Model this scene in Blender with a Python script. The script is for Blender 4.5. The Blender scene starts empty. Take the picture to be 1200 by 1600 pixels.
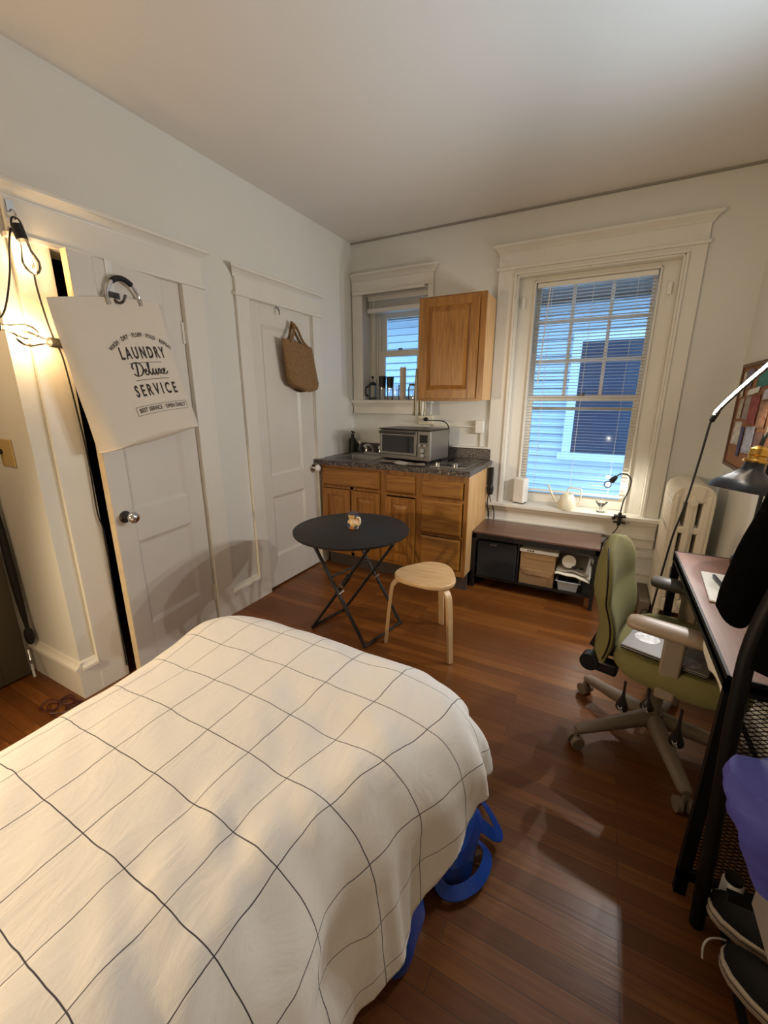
import bpy, bmesh, math, random
from mathutils import Vector, Matrix, noise
R = math.radians
PI = math.pi
random.seed(7)
S = bpy.context.scene
COL = S.collection

# ---------------------------------------------------------------- mesh builder
class MB:
    def __init__(s, M=None):
        s.v = []; s.f = []; s.M = M; s.uv = None
    def add(s, vs, fs):
        b = len(s.v)
        for p in vs:
            p = Vector(p)
            s.v.append(s.M @ p if s.M is not None else p)
        for f in fs:
            s.f.append([b + i for i in f])
    def box(s, x0, x1, y0, y1, z0, z1):
        s.add([(x0,y0,z0),(x1,y0,z0),(x1,y1,z0),(x0,y1,z0),(x0,y0,z1),(x1,y0,z1),(x1,y1,z1),(x0,y1,z1)],
              [(0,3,2,1),(4,5,6,7),(0,1,5,4),(1,2,6,5),(2,3,7,6),(3,0,4,7)])
        return s
    def prism(s, pts, vec):
        n = len(pts); vec = Vector(vec)
        vs = [Vector(p) for p in pts] + [Vector(p) + vec for p in pts]
        fs = [list(range(n))[::-1], list(range(n, 2*n))]
        for i in range(n):
            j = (i+1) % n
            fs.append((i, j, n+j, n+i))
        s.add(vs, fs)
        return s
    def tube(s, pts, r, n=10, closed=False, flat=1.0):
        pts = [Vector(p) for p in pts]; m = len(pts)
        rs = r if isinstance(r, (list, tuple)) else [r]*m
        vs = []; up = None
        for i, p in enumerate(pts):
            if closed: t = pts[(i+1) % m] - pts[i-1]
            else: t = pts[min(i+1, m-1)] - pts[max(i-1, 0)]
            if t.length < 1e-9: t = Vector((0,0,1))
            t.normalize()
            if up is None:
                up = Vector((0,0,1)) if abs(t.z) < .9 else Vector((1,0,0))
            a = t.cross(up)
            if a.length < 1e-6: a = t.cross(Vector((1,0,0)))
            a.normalize(); b = a.cross(t).normalized(); up = b
            for k in range(n):
                w = 2*PI*k/n
                vs.append(p + a*math.cos(w)*rs[i] + b*math.sin(w)*rs[i]*flat)
        fs = []
        for i in range(m if closed else m-1):
            i2 = (i+1) % m
            for k in range(n):
                k2 = (k+1) % n
                fs.append((i*n+k, i*n+k2, i2*n+k2, i2*n+k))
        if not closed:
            fs.append(list(range(n))[::-1]); fs.append([(m-1)*n+k for k in range(n)])
        s.add(vs, fs)
        return s
    def cyl(s, p0, p1, r0, r1=None, n=20):
        return s.tube([p0, p1], [r0, r0 if r1 is None else r1], n)
    def lathe(s, prof, c=(0,0,0), n=36, M=None):
        c = Vector(c); vs = []; m = len(prof)
        for r, z in prof:
            for k in range(n):
                w = 2*PI*k/n
                p = Vector((max(r, 1e-4)*math.cos(w), max(r, 1e-4)*math.sin(w), z))
                vs.append((M @ p if M is not None else p) + c)
        fs = [(i*n+k, i*n+(k+1) % n, (i+1)*n+(k+1) % n, (i+1)*n+k) for i in range(m-1) for k in range(n)]
        fs.append(list(range(n))[::-1]); fs.append([(m-1)*n+k for k in range(n)])
        s.add(vs, fs)
        return s
    def ball(s, c, r, n=20, m=12):
        rx, ry, rz = r if isinstance(r, (list, tuple)) else (r, r, r)
        vs = []
        for i in range(m+1):
            th = PI*i/m; rr = max(math.sin(th), 1e-3)
            for k in range(n):
                w = 2*PI*k/n
                vs.append((c[0]+rx*rr*math.cos(w), c[1]+ry*rr*math.sin(w), c[2]-rz*math.cos(th)))
        fs = [(i*n+k, i*n+(k+1) % n, (i+1)*n+(k+1) % n, (i+1)*n+k) for i in range(m) for k in range(n)]
        fs.append(list(range(n))[::-1]); fs.append([m*n+k for k in range(n)])
        s.add(vs, fs)
        return s
    def loft(s, rings, cap=True):
        n = len(rings[0]); vs = [p for r in rings for p in r]
        fs = [(i*n+k, i*n+(k+1) % n, (i+1)*n+(k+1) % n, (i+1)*n+k) for i in range(len(rings)-1) for k in range(n)]
        if cap:
            fs.append(list(range(n))[::-1]); fs.append([(len(rings)-1)*n+k for k in range(n)])
        s.add(vs, fs)
        return s
    def grid(s, fn, nu, nv):
        vs = [fn(i/(nu-1), j/(nv-1)) for i in range(nu) for j in range(nv)]
        fs = [(i*nv+j, (i+1)*nv+j, (i+1)*nv+j+1, i*nv+j+1) for i in range(nu-1) for j in range(nv-1)]
        s.add(vs, fs)
        return s
    def build(s, name, mat, parent=None, smooth=True, bevel=0, seg=2, sub=0, solid=0, angle=38, label=None):
        me = bpy.data.meshes.new(name)
        me.from_pydata([tuple(p) for p in s.v], [], s.f)
        bm = bmesh.new(); bm.from_mesh(me)
        bmesh.ops.recalc_face_normals(bm, faces=bm.faces)
        bm.to_mesh(me); bm.free()
        if smooth:
            me.polygons.foreach_set('use_smooth', [True]*len(me.polygons))
            me.set_sharp_from_angle(angle=R(angle))
        me.materials.append(mat)
        o = bpy.data.objects.new(name, me); COL.objects.link(o)
        if solid:
            m = o.modifiers.new('t', 'SOLIDIFY'); m.thickness = solid; m.offset = 0
        if bevel:
            m = o.modifiers.new('b', 'BEVEL'); m.width = bevel; m.segments = seg; m.limit_method = 'ANGLE'; m.angle_limit = R(40)
        if sub:
            m = o.modifiers.new('s', 'SUBSURF'); m.levels = sub; m.render_levels = sub
        if parent is not None:
            o.parent = parent; o.matrix_parent_inverse = WORLD[parent.name].inverted()
        WORLD[o.name] = Matrix.Identity(4)
        if label: o['label'] = label
        return o
WORLD = {}

def thing(name, label, cat, loc, group=None):
    o = bpy.data.objects.new(name, None); COL.objects.link(o)
    o.location = loc; o.empty_display_size = .05
    o['label'] = label; o['category'] = cat
    if group: o['group'] = group
    WORLD[o.name] = Matrix.Translation(loc)
    return o
def tag(o, label, cat, group=None):
    o['label'] = label; o['category'] = cat
    if group: o['group'] = group
    return o
def struct(o, label=None):
    o['kind'] = 'structure'
    if label: o['label'] = label
    return o
def catmull(pts, k=8, closed=False):
    P = [Vector(p) for p in pts]; n = len(P); out = []
    for i in range(n if closed else n-1):
        p1 = P[i]; p2 = P[(i+1) % n]
        p0 = P[i-1] if (closed or i > 0) else p1*2-p2
        p3 = P[(i+2) % n] if (closed or i+2 < n) else p2*2-p1
        for j in range(k):
            t = j/k
            out.append(.5*((2*p1)+(p2-p0)*t+(2*p0-5*p1+4*p2-p3)*t*t+(3*p1-p0-3*p2+p3)*t**3))
    if not closed: out.append(P[-1])
    return out
def rotz(a, c=(0,0,0)):
    return Matrix.Translation(c) @ Matrix.Rotation(a, 4, 'Z')

# ---------------------------------------------------------------- materials
def srgb(r, g, b):
    f = lambda c: (c/255/12.92) if c/255 <= .04045 else ((c/255+.055)/1.055)**2.4
    return (f(r), f(g), f(b), 1)
def mat(name, col, rough=.5, metal=0, bump=0, bscale=60, var=0, vscale=6, spec=.5, stretch=(1,1,1), coat=0, emit=None, estr=0, sheen=0):
    m = bpy.data.materials.new(name); m.use_nodes = True
    nt = m.node_tree; b = nt.nodes['Principled BSDF']
    b.inputs['Base Color'].default_value = col
    b.inputs['Roughness'].default_value = rough
    b.inputs['Metallic'].default_value = metal
    b.inputs['Specular IOR Level'].default_value = spec
    b.inputs['Coat Weight'].default_value = coat
    b.inputs['Coat Roughness'].default_value = .15
    b.inputs['Sheen Weight'].default_value = sheen
    if emit:
        b.inputs['Emission Color'].default_value = emit; b.inputs['Emission Strength'].default_value = estr
    tc = nt.nodes.new('ShaderNodeTexCoord'); mp = nt.nodes.new('ShaderNodeMapping')
    mp.inputs['Scale'].default_value = stretch
    nt.links.new(tc.outputs['Object'], mp.inputs['Vector'])
    if var:
        n = nt.nodes.new('ShaderNodeTexNoise'); n.inputs['Scale'].default_value = vscale; n.inputs['Detail'].default_value = 5
        nt.links.new(mp.outputs[0], n.inputs['Vector'])
        r = nt.nodes.new('ShaderNodeMapRange')
        r.inputs['From Min'].default_value = .3; r.inputs['From Max'].default_value = .7
        r.inputs['To Min'].default_value = 1-var; r.inputs['To Max'].default_value = 1+var*.6
        nt.links.new(n.outputs['Fac'], r.inputs['Value'])
        mx = nt.nodes.new('ShaderNodeMix'); mx.data_type = 'RGBA'; mx.blend_type = 'MULTIPLY'
        mx.inputs['Factor'].default_value = 1
        mx.inputs['A'].default_value = col
        nt.links.new(r.outputs[0], mx.inputs['B'])
        nt.links.new(mx.outputs['Result'], b.inputs['Base Color'])
    if bump:
        n2 = nt.nodes.new('ShaderNodeTexNoise'); n2.inputs['Scale'].default_value = bscale; n2.inputs['Detail'].default_value = 4
        nt.links.new(mp.outputs[0], n2.inputs['Vector'])
        bp = nt.nodes.new('ShaderNodeBump'); bp.inputs['Strength'].default_value = bump; bp.inputs['Distance'].default_value = .004
        nt.links.new(n2.outputs['Fac'], bp.inputs['Height']); nt.links.new(bp.outputs[0], b.inputs['Normal'])
    return m
def glass(name, col=(1,1,1,1), amount=.12):
    m = bpy.data.materials.new(name); m.use_nodes = True
    nt = m.node_tree; nt.nodes.remove(nt.nodes['Principled BSDF'])
    t = nt.nodes.new('ShaderNodeBsdfTransparent'); t.inputs[0].default_value = col
    g = nt.nodes.new('ShaderNodeBsdfGlossy'); g.inputs['Roughness'].default_value = .03
    fr = nt.nodes.new('ShaderNodeFresnel'); fr.inputs['IOR'].default_value = 1.35
    ad = nt.nodes.new('ShaderNodeMath'); ad.operation = 'ADD'; ad.inputs[1].default_value = amount*.3
    mx = nt.nodes.new('ShaderNodeMixShader')
    nt.links.new(fr.outputs[0], ad.inputs[0]); nt.links.new(ad.outputs[0], mx.inputs[0])
    nt.links.new(t.outputs[0], mx.inputs[1]); nt.links.new(g.outputs[0], mx.inputs[2])
    nt.links.new(mx.outputs[0], nt.nodes['Material Output'].inputs[0])
    return m
def wood(name, c1, c2, scale=(3,3,30), rough=.4, coat=.2, bump=.1, ring=2.2, c3=None):
    m = bpy.data.materials.new(name); m.use_nodes = True
    nt = m.node_tree; b = nt.nodes['Principled BSDF']
    tc = nt.nodes.new('ShaderNodeTexCoord'); mp = nt.nodes.new('ShaderNodeMapping'); mp.inputs['Scale'].default_value = scale
    nt.links.new(tc.outputs['Object'], mp.inputs[0])
    n = nt.nodes.new('ShaderNodeTexNoise'); n.inputs['Scale'].default_value = ring; n.inputs['Detail'].default_value = 7; n.inputs['Distortion'].default_value = .9
    nt.links.new(mp.outputs[0], n.inputs['Vector'])
    cr = nt.nodes.new('ShaderNodeValToRGB')
    cr.color_ramp.elements[0].position = .34; cr.color_ramp.elements[0].color = c1
    cr.color_ramp.elements[1].position = .66; cr.color_ramp.elements[1].color = c2
    nt.links.new(n.outputs['Fac'], cr.inputs[0]); nt.links.new(cr.outputs[0], b.inputs['Base Color'])
    b.inputs['Roughness'].default_value = rough; b.inputs['Coat Weight'].default_value = coat; b.inputs['Coat Roughness'].default_value = .25
    bp = nt.nodes.new('ShaderNodeBump'); bp.inputs['Strength'].default_value = bump; bp.inputs['Distance'].default_value = .002
    nt.links.new(n.outputs['Fac'], bp.inputs['Height']); nt.links.new(bp.outputs[0], b.inputs['Normal'])
    return m

M = {}
M['wall'] = mat('wall_paint', srgb(221,220,213), .75, bump=.05, bscale=30, var=.025, vscale=2.5)
M['ceil'] = mat('ceiling_paint', srgb(220,215,208), .85, bump=.03, bscale=20)
M['trim'] = mat('trim_paint', srgb(226,222,212), .38, bump=.06, bscale=18, var=.02, vscale=5)
M['door'] = mat('door_paint', srgb(222,217,208), .38, bump=.06, bscale=14, var=.02, vscale=4)
M['rawedge'] = mat('door_edge_paint', srgb(214,196,164), .5, var=.1, vscale=20)
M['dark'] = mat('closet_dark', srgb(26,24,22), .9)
M['oak'] = wood('oak_face', srgb(128,80,24), srgb(164,112,44), (22,22,1.6), .38, .25, .08)
M['oakh'] = wood('oak_horizontal', srgb(130,82,25), srgb(164,113,45), (1.6,22,22), .38, .25, .08)
M['oakside'] = wood('oak_side', srgb(196,154,100), srgb(214,174,122), (14,14,1.2), .45, .15, .04)
M['birch'] = wood('birch', srgb(208,170,122), srgb(226,192,146), (3,18,18), .42, .15, .03)
M['birchleg'] = wood('birch_leg', srgb(198,163,120), srgb(216,184,142), (18,18,2), .42, .15, .03)
M['black'] = mat('black_metal', srgb(25,22,21), .55, bump=.03, bscale=200)
M['blackp'] = mat('black_plastic', srgb(18,18,19), .4)
M['rubber'] = mat('black_rubber', srgb(16,15,15), .7)
M['chrome'] = mat('chrome', srgb(215,215,215), .16, 1)
M['steel'] = mat('brushed_steel', srgb(150,147,142), .34, .75, bump=.05, bscale=90, stretch=(1,1,18))
M['steeld'] = mat('dark_steel', srgb(92,90,88), .35, 1)
M['brass'] = mat('brass', srgb(205,160,80), .25, 1)
M['whitep'] = mat('white_plastic', srgb(232,230,224), .4)
M['cream'] = mat('cream_enamel', srgb(232,226,200), .32)
M['radi'] = mat('radiator_paint', srgb(222,214,196), .36, bump=.08, bscale=40)
M['glass'] = glass('window_glass')
M['clear'] = glass('clear_glass', (.96,.97,.97,1), .35)
M['tint'] = glass('tinted_glass', (.16,.15,.15,1), .25)
M['green'] = mat('green_fabric', srgb(114,108,64), .95, bump=.25, bscale=420, sheen=.0)
M['taupe'] = mat('taupe_plastic', srgb(136,122,106), .5)
M['taupepad'] = mat('taupe_armpad', srgb(152,132,112), .42)
M['darkpad'] = mat('grey_armpad', srgb(86,80,72), .42)
M['lever'] = mat('lever_plastic', srgb(34,26,22), .3)
M['brownwood'] = wood('brown_desk_top', srgb(120,76,58), srgb(138,90,70), (14,2,2), .42, .15, .02)
M['bench'] = wood('bench_top', srgb(96,70,58), srgb(112,84,70), (2,14,14), .34, .25, .02)
M['card'] = mat('cardboard', srgb(166,134,94), .8, var=.05, vscale=30)
M['paper'] = mat('paper', srgb(222,216,202), .8)
M['jacket'] = mat('black_cloth', srgb(3,3,3), 1, bump=.3, bscale=300, spec=.1)
M['rackblack'] = mat('rack_black', srgb(7,6,6), .5, spec=.3)
M['purple'] = mat('violet_nylon', srgb(72,74,158), .55, bump=.12, bscale=60)
M['blue'] = mat('blue_tarp', srgb(16,70,170), .34, bump=.12, bscale=55, var=.1, vscale=20)
M['canvas'] = mat('cream_canvas', srgb(226,216,200), .85, bump=.12, bscale=260)
M['print'] = mat('print_ink', srgb(52,44,42), .8)
M['jute'] = mat('jute', srgb(140,108,70), .95, bump=1.0, bscale=150, var=.4, vscale=110)
M['entry'] = mat('entry_door_paint', srgb(74,66,50), .55, var=.06, vscale=4)
M['bulb'] = mat('lit_filament', srgb(255,220,160), .5, emit=(1,.58,.22,1), estr=60)
M['led'] = mat('led_strip', srgb(255,245,225), .5, emit=(1,.80,.56,1), estr=55)
M['sillbulb'] = mat('lit_bulb', srgb(255,245,225), .5, emit=(1,.82,.58,1), estr=30)
M['mattress'] = mat('mattress_ticking', srgb(226,222,214), .9)
M['slats'] = mat('blind_slats', srgb(226,224,218), .45)

def floor_mat():
    m = bpy.data.materials.new('oak_strip_floor'); m.use_nodes = True
    nt = m.node_tree; b = nt.nodes['Principled BSDF']; L = nt.links.new
    tc = nt.nodes.new('ShaderNodeTexCoord')
    br = nt.nodes.new('ShaderNodeTexBrick')
    br.offset = .37; br.offset_frequency = 2; br.squash = 1
    br.inputs['Scale'].default_value = 1
    br.inputs['Brick Width'].default_value = 1.15; br.inputs['Row Height'].default_value = .057
    br.inputs['Mortar Size'].default_value = .0011; br.inputs['Mortar Smooth'].default_value = .3
    br.inputs['Bias'].default_value = -.15
    br.inputs['Color1'].default_value = (0,0,0,1); br.inputs['Color2'].default_value = (1,1,1,1)
    br.inputs['Mortar'].default_value = (.3,.3,.3,1)
    L(tc.outputs['Object'], br.inputs['Vector'])
    mp = nt.nodes.new('ShaderNodeMapping'); mp.inputs['Scale'].default_value = (1.6, 30, 1)
    L(tc.outputs['Object'], mp.inputs[0])
    # shift the grain plank by plank
    ad = nt.nodes.new('ShaderNodeVectorMath'); ad.operation = 'MULTIPLY_ADD'
    ad.inputs[1].default_value = (13, 7, 5)
    L(br.outputs['Color'], ad.inputs[0]); L(mp.outputs[0], ad.inputs[2])
    n = nt.nodes.new('ShaderNodeTexNoise'); n.inputs['Scale'].default_value = 2.2; n.inputs['Detail'].default_value = 6; n.inputs['Distortion'].default_value = .6
    L(ad.outputs[0], n.inputs['Vector'])
    cr = nt.nodes.new('ShaderNodeValToRGB')
    e = cr.color_ramp.elements
    e[0].position = 0; e[0].color = srgb(82,46,18)
    e[1].position = 1; e[1].color = srgb(160,104,46)
    k = e.new(.5); k.color = srgb(116,68,28)
    mx = nt.nodes.new('ShaderNodeMix'); mx.data_type = 'FLOAT'; mx.inputs['Factor'].default_value = .6
    L(br.outputs['Color'], mx.inputs['A']); L(n.outputs['Fac'], mx.inputs['B'])
    L(mx.outputs['Result'], cr.inputs[0])
    mu = nt.nodes.new('ShaderNodeMix'); mu.data_type = 'RGBA'; mu.blend_type = 'MIX'
    mu.inputs['B'].default_value = srgb(40,22,10)
    fm = nt.nodes.new('ShaderNodeMath'); fm.operation = 'MULTIPLY'; fm.inputs[1].default_value = .75
    L(br.outputs['Fac'], fm.inputs[0]); L(fm.outputs[0], mu.inputs['Factor']); L(cr.outputs[0], mu.inputs['A'])
    L(mu.outputs['Result'], b.inputs['Base Color'])
    n3 = nt.nodes.new('ShaderNodeTexNoise'); n3.inputs['Scale'].default_value = 3
    L(tc.outputs['Object'], n3.inputs['Vector'])
    rr = nt.nodes.new('ShaderNodeMapRange'); rr.inputs['To Min'].default_value = .24; rr.inputs['To Max'].default_value = .42
    L(n3.outputs['Fac'], rr.inputs['Value']); L(rr.outputs[0], b.inputs['Roughness'])
    bp = nt.nodes.new('ShaderNodeBump'); bp.inputs['Strength'].default_value = .22; bp.inputs['Distance'].default_value = .002
    iv = nt.nodes.new('ShaderNodeMath'); iv.operation = 'MULTIPLY_ADD'; iv.inputs[1].default_value = -1.0
    L(br.outputs['Fac'], iv.inputs[0]); L(n.outputs['Fac'], iv.inputs[2]); L(iv.outputs[0], bp.inputs['Height'])
    L(bp.outputs[0], b.inputs['Normal'])
    return m
M['floor'] = floor_mat()

def counter_mat():
    m = bpy.data.materials.new('speckled_laminate'); m.use_nodes = True
    nt = m.node_tree; b = nt.nodes['Principled BSDF']; L = nt.links.new
    tc = nt.nodes.new('ShaderNodeTexCoord')
    n = nt.nodes.new('ShaderNodeTexNoise'); n.inputs['Scale'].default_value = 120; n.inputs['Detail'].default_value = 6
    L(tc.outputs['Object'], n.inputs['Vector'])
    cr = nt.nodes.new('ShaderNodeValToRGB'); e = cr.color_ramp.elements
    e[0].position = .38; e[0].color = srgb(34,30,30); e[1].position = .68; e[1].color = srgb(150,138,130)
    k = e.new(.52); k.color = srgb(66,60,60)
    L(n.outputs['Fac'], cr.inputs[0]); L(cr.outputs[0], b.inputs['Base Color'])
    b.inputs['Roughness'].default_value = .3
    return m
M['counter'] = counter_mat()

def duvet_mat():
    m = bpy.data.materials.new('windowpane_check_cotton'); m.use_nodes = True
    nt = m.node_tree; b = nt.nodes['Principled BSDF']; L = nt.links.new
    uv = nt.nodes.new('ShaderNodeUVMap'); uv.uv_map = 'cloth'
    nz = nt.nodes.new('ShaderNodeTexNoise'); nz.inputs['Scale'].default_value = 9; nz.inputs['Detail'].default_value = 2
    L(uv.outputs[0], nz.inputs['Vector'])
    sc = nt.nodes.new('ShaderNodeVectorMath'); sc.operation = 'MULTIPLY_ADD'; sc.inputs[1].default_value = (.012,.012,0)
    L(nz.outputs['Color'], sc.inputs[0]); L(uv.outputs[0], sc.inputs[2])
    sp = nt.nodes.new('ShaderNodeSeparateXYZ'); L(sc.outputs[0], sp.inputs[0])
    def line(sock, off):
        a = nt.nodes.new('ShaderNodeMath'); a.operation = 'ADD'; a.inputs[1].default_value = off; L(sock, a.inputs[0])
        p = nt.nodes.new('ShaderNodeMath'); p.operation = 'PINGPONG'; p.inputs[1].default_value = .07; L(a.outputs[0], p.inputs[0])
        r = nt.nodes.new('ShaderNodeMapRange'); r.inputs['From Min'].default_value = .0007; r.inputs['From Max'].default_value = .0014
        r.inputs['To Min'].default_value = 1; r.inputs['To Max'].default_value = 0
        L(p.outputs[0], r.inputs['Value']); return r.outputs[0]
    a = line(sp.outputs[0], -1.333-.006); c = line(sp.outputs[1], 2.975-.006)
    mxm = nt.nodes.new('ShaderNodeMath'); mxm.operation = 'MAXIMUM'; L(a, mxm.inputs[0]); L(c, mxm.inputs[1])
    cm = nt.nodes.new('ShaderNodeMix'); cm.data_type = 'RGBA'
    cm.inputs['A'].default_value = srgb(243,240,237); cm.inputs['B'].default_value = srgb(62,58,70)
    L(mxm.outputs[0], cm.inputs['Factor']); L(cm.outputs['Result'], b.inputs['Base Color'])
    b.inputs['Roughness'].default_value = .9; b.inputs['Sheen Weight'].default_value = .15
    tc = nt.nodes.new('ShaderNodeTexCoord')
    n2 = nt.nodes.new('ShaderNodeTexNoise'); n2.inputs['Scale'].default_value = 11; n2.inputs['Detail'].default_value = 7; n2.inputs['Distortion'].default_value = 1.2
    mpp = nt.nodes.new('ShaderNodeMapping'); mpp.inputs['Rotation'].default_value = (0,0,.6); mpp.inputs['Scale'].default_value = (1.6,.6,1)
    L(tc.outputs['Object'], mpp.inputs[0]); L(mpp.outputs[0], n2.inputs['Vector'])
    bp = nt.nodes.new('ShaderNodeBump'); bp.inputs['Strength'].default_value = .35; bp.inputs['Distance'].default_value = .012
    L(n2.outputs['Fac'], bp.inputs['Height']); L(bp.outputs[0], b.inputs['Normal'])
    return m
M['duvet'] = duvet_mat()

def siding_mat():
    m = mat('blue_grey_clapboard', srgb(206,214,224), .6, var=.04, vscale=3)
    return m
M['siding'] = siding_mat()
M['extrim'] = mat('exterior_trim', srgb(226,230,236), .5)
M['extglass'] = mat('neighbour_glass', srgb(44,58,80), .08)
M['soffit'] = mat('dark_soffit', srgb(70,60,56), .8)

# ================================================================ SETTING
H = 2.675; XR = 2.79; YR = -4.95; XL = -.47; YC = -2.53
def wall_with_holes(name, axis, at0, at1, a0, a1, z0, z1, holes, m):
    mb = MB()
    as_ = sorted({a0, a1, *[h[0] for h in holes], *[h[1] for h in holes]})
    zs = sorted({z0, z1, *[h[2] for h in holes], *[h[3] for h in holes]})
    for i in range(len(as_)-1):
        for j in range(len(zs)-1):
            ca = (as_[i]+as_[i+1])/2; cz = (zs[j]+zs[j+1])/2
            if any(h[0] < ca < h[1] and h[2] < cz < h[3] for h in holes): continue
            if axis == 'x': mb.box(at0, at1, as_[i], as_[i+1], zs[j], zs[j+1])
            else: mb.box(as_[i], as_[i+1], at0, at1, zs[j], zs[j+1])
    return struct(mb.build(name, m, smooth=False))

struct(MB().box(-1.3, XR+.1, YR-.1, .26, -.06, 0).build('floor', M['floor'], smooth=False))
struct(MB().box(-1.3, XR+.1, YR-.1, .26, H, H+.08).build('ceiling', M['ceil'], smooth=False))
D1 = (-2.33, -1.725, 0, 2.015); D2 = (-1.245, -.6, 0, 2.03)
W1 = (1.405, 2.40, .575, 2.27); W2 = (.11, .72, 1.375, 2.27)
wall_with_holes('wall_left', 'x', -.12, 0, YC, 0, 0, H, [D1, D2], M['wall'])
wall_with_holes('wall_back', 'y', 0, .26, -.12, XR+.1, 0, H, [W1, W2], M['wall'])
struct(MB().box(0,XR,-.011,0,H-.013,H).build('shade_strip', mat('shade_line_grey',srgb(150,145,138),.9), smooth=False))  # grey strip painted as the shade line where wall meets ceiling
struct(MB().box(XR, XR+.1, YR, 0, 0, H).build('wall_right', M['wall'], smooth=False))
struct(MB().box(XL-.1, XR+.1, YR-.1, YR, 0, H).build('wall_rear', M['wall'], smooth=False))
struct(MB().box(XL, -.12, YC, YC+.1, 0, H).build('wall_return', M['wall'], smooth=False))
ED = (-3.40, -2.575, 0, 2.03)
wall_with_holes('wall_hall', 'x', XL-.1, XL, YR, YC+.1, 0, H, [ED], M['wall'])
# closet behind the two doors
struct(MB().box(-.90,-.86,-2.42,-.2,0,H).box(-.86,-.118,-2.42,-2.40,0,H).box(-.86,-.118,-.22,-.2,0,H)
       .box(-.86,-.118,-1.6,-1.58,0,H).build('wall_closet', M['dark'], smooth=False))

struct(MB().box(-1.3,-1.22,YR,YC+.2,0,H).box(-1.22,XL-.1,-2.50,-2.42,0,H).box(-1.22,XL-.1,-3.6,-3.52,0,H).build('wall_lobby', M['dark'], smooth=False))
# ---- doors
def door_leaf(w, h, t, panels, Mx):
    mb = MB(Mx)
    xs0 = panels[0][0]; xs1 = panels[0][1]
    mb.box(0, xs0, 0, t, 0, h); mb.box(xs1, w, 0, t, 0, h)
    zz = 0
    for (a, b, z0, z1) in sorted(panels, key=lambda p: p[2]):
        mb.box(xs0, xs1, 0, t, zz, z0); zz = z1
    mb.box(xs0, xs1, 0, t, zz, h)
    for (a, b, z0, z1) in panels:
        i = .022; d = .012
        for y0, y1 in ((0, d), (t, t-d)):
            o = [(a,y0,z0),(b,y0,z0),(b,y0,z1),(a,y0,z1)]
            n = [(a+i,y1,z0+i),(b-i,y1,z0+i),(b-i,y1,z1-i),(a+i,y1,z1-i)]
            mb.add(o+n, [(0,1,5,4),(1,2,6,5),(2,3,7,6),(3,0,4,7),(4,5,6,7)])
    return mb
# door 1: hinged at y=-1.732 and ajar; local x runs from the hinge to the free edge, local y=0 is the room face
ang = R(9.5)
T1 = Matrix.Translation((-.004, -1.732, .012)) @ Matrix(((math.sin(ang), -math.cos(ang), 0, 0), (-math.cos(ang), -math.sin(ang), 0, 0), (0,0,1,0), (0,0,0,1)))
d1 = struct(door_leaf(.582, 1.985, .035, [(.115,.475,.235,.70),(.115,.475,.86,1.86)], T1).build('door_1', M['door'], smooth=False, bevel=.002), 'white panelled closet door standing slightly open')
MB(T1).box(.5822,.5836,.001,.034,0,1.985).build('door_edge', M['rawedge'], d1, label='bare cream free edge of the door')
def knob(MM, name, parent, m, mrose):
    b = MB(MM)
    b.lathe([(.0,-.075),(.016,-.074),(.026,-.066),(.029,-.055),(.026,-.044),(.016,-.036),(.010,-.032),(.010,-.0),(0,0)], n=24, M=Matrix(((1,0,0),(0,0,1),(0,1,0))))
    o = b.build(name, m, parent)
    r = MB(MM).lathe([(.0,-.008),(.026,-.008),(.030,-.003),(.030,0),(0,0)], n=24, M=Matrix(((1,0,0),(0,0,1),(0,1,0))))
    r.build('knob_rose', mrose, o)
    return o
knob(T1 @ Matrix.Translation((.528,-.001,.845)), 'door_knob', d1, M['chrome'], M['steeld'])
for z in (.16, 1.70):
    hb = MB()
    for k in range(5): hb.cyl((.008,-1.722,z+k*.022),(.008,-1.722,z+k*.022+.0205), .0075, n=12)
    hb.box(.0,.004,-1.745,-1.70,z,z+.11)
    hb.build('hinge', M['door'], d1)
T2 = Matrix.Translation((-.008, -1.241, .012)) @ Matrix(((0,-1,0,0),(1,0,0,0),(0,0,1,0),(0,0,0,1)))
d2 = struct(door_leaf(.638, 2.005, .035, [(.11,.478,.235,.70),(.11,.478,.855,1.875)], T2).build('door_2', M['door'], smooth=False, bevel=.002), 'closed white panelled door beside the kitchenette')
knob(T2 @ Matrix.Translation((.588,-.001,.85)), 'door_knob', d2, M['whitep'], M['chrome'])
for z in (.20, 1.66):
    hb = MB()
    for k in range(5): hb.cyl((.004,-1.242,z+k*.022),(.004,-1.242,z+k*.022+.0205), .007, n=12)
    hb.build('hinge', M['brass'], d2)
# entry door in the hall
T3 = Matrix.Translation((-.428, -3.395, .01)) @ Matrix(((0,-1,0,0),(1,0,0,0),(0,0,1,0),(0,0,0,1)))
d3 = struct(door_leaf(.815, 2.01, .04, [(.11,.705,.25,.85),(.11,.705,1.0,1.85)], T3).build('door_3', M['entry'], smooth=False, bevel=.002), 'dark brown entry door at the far left')

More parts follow.
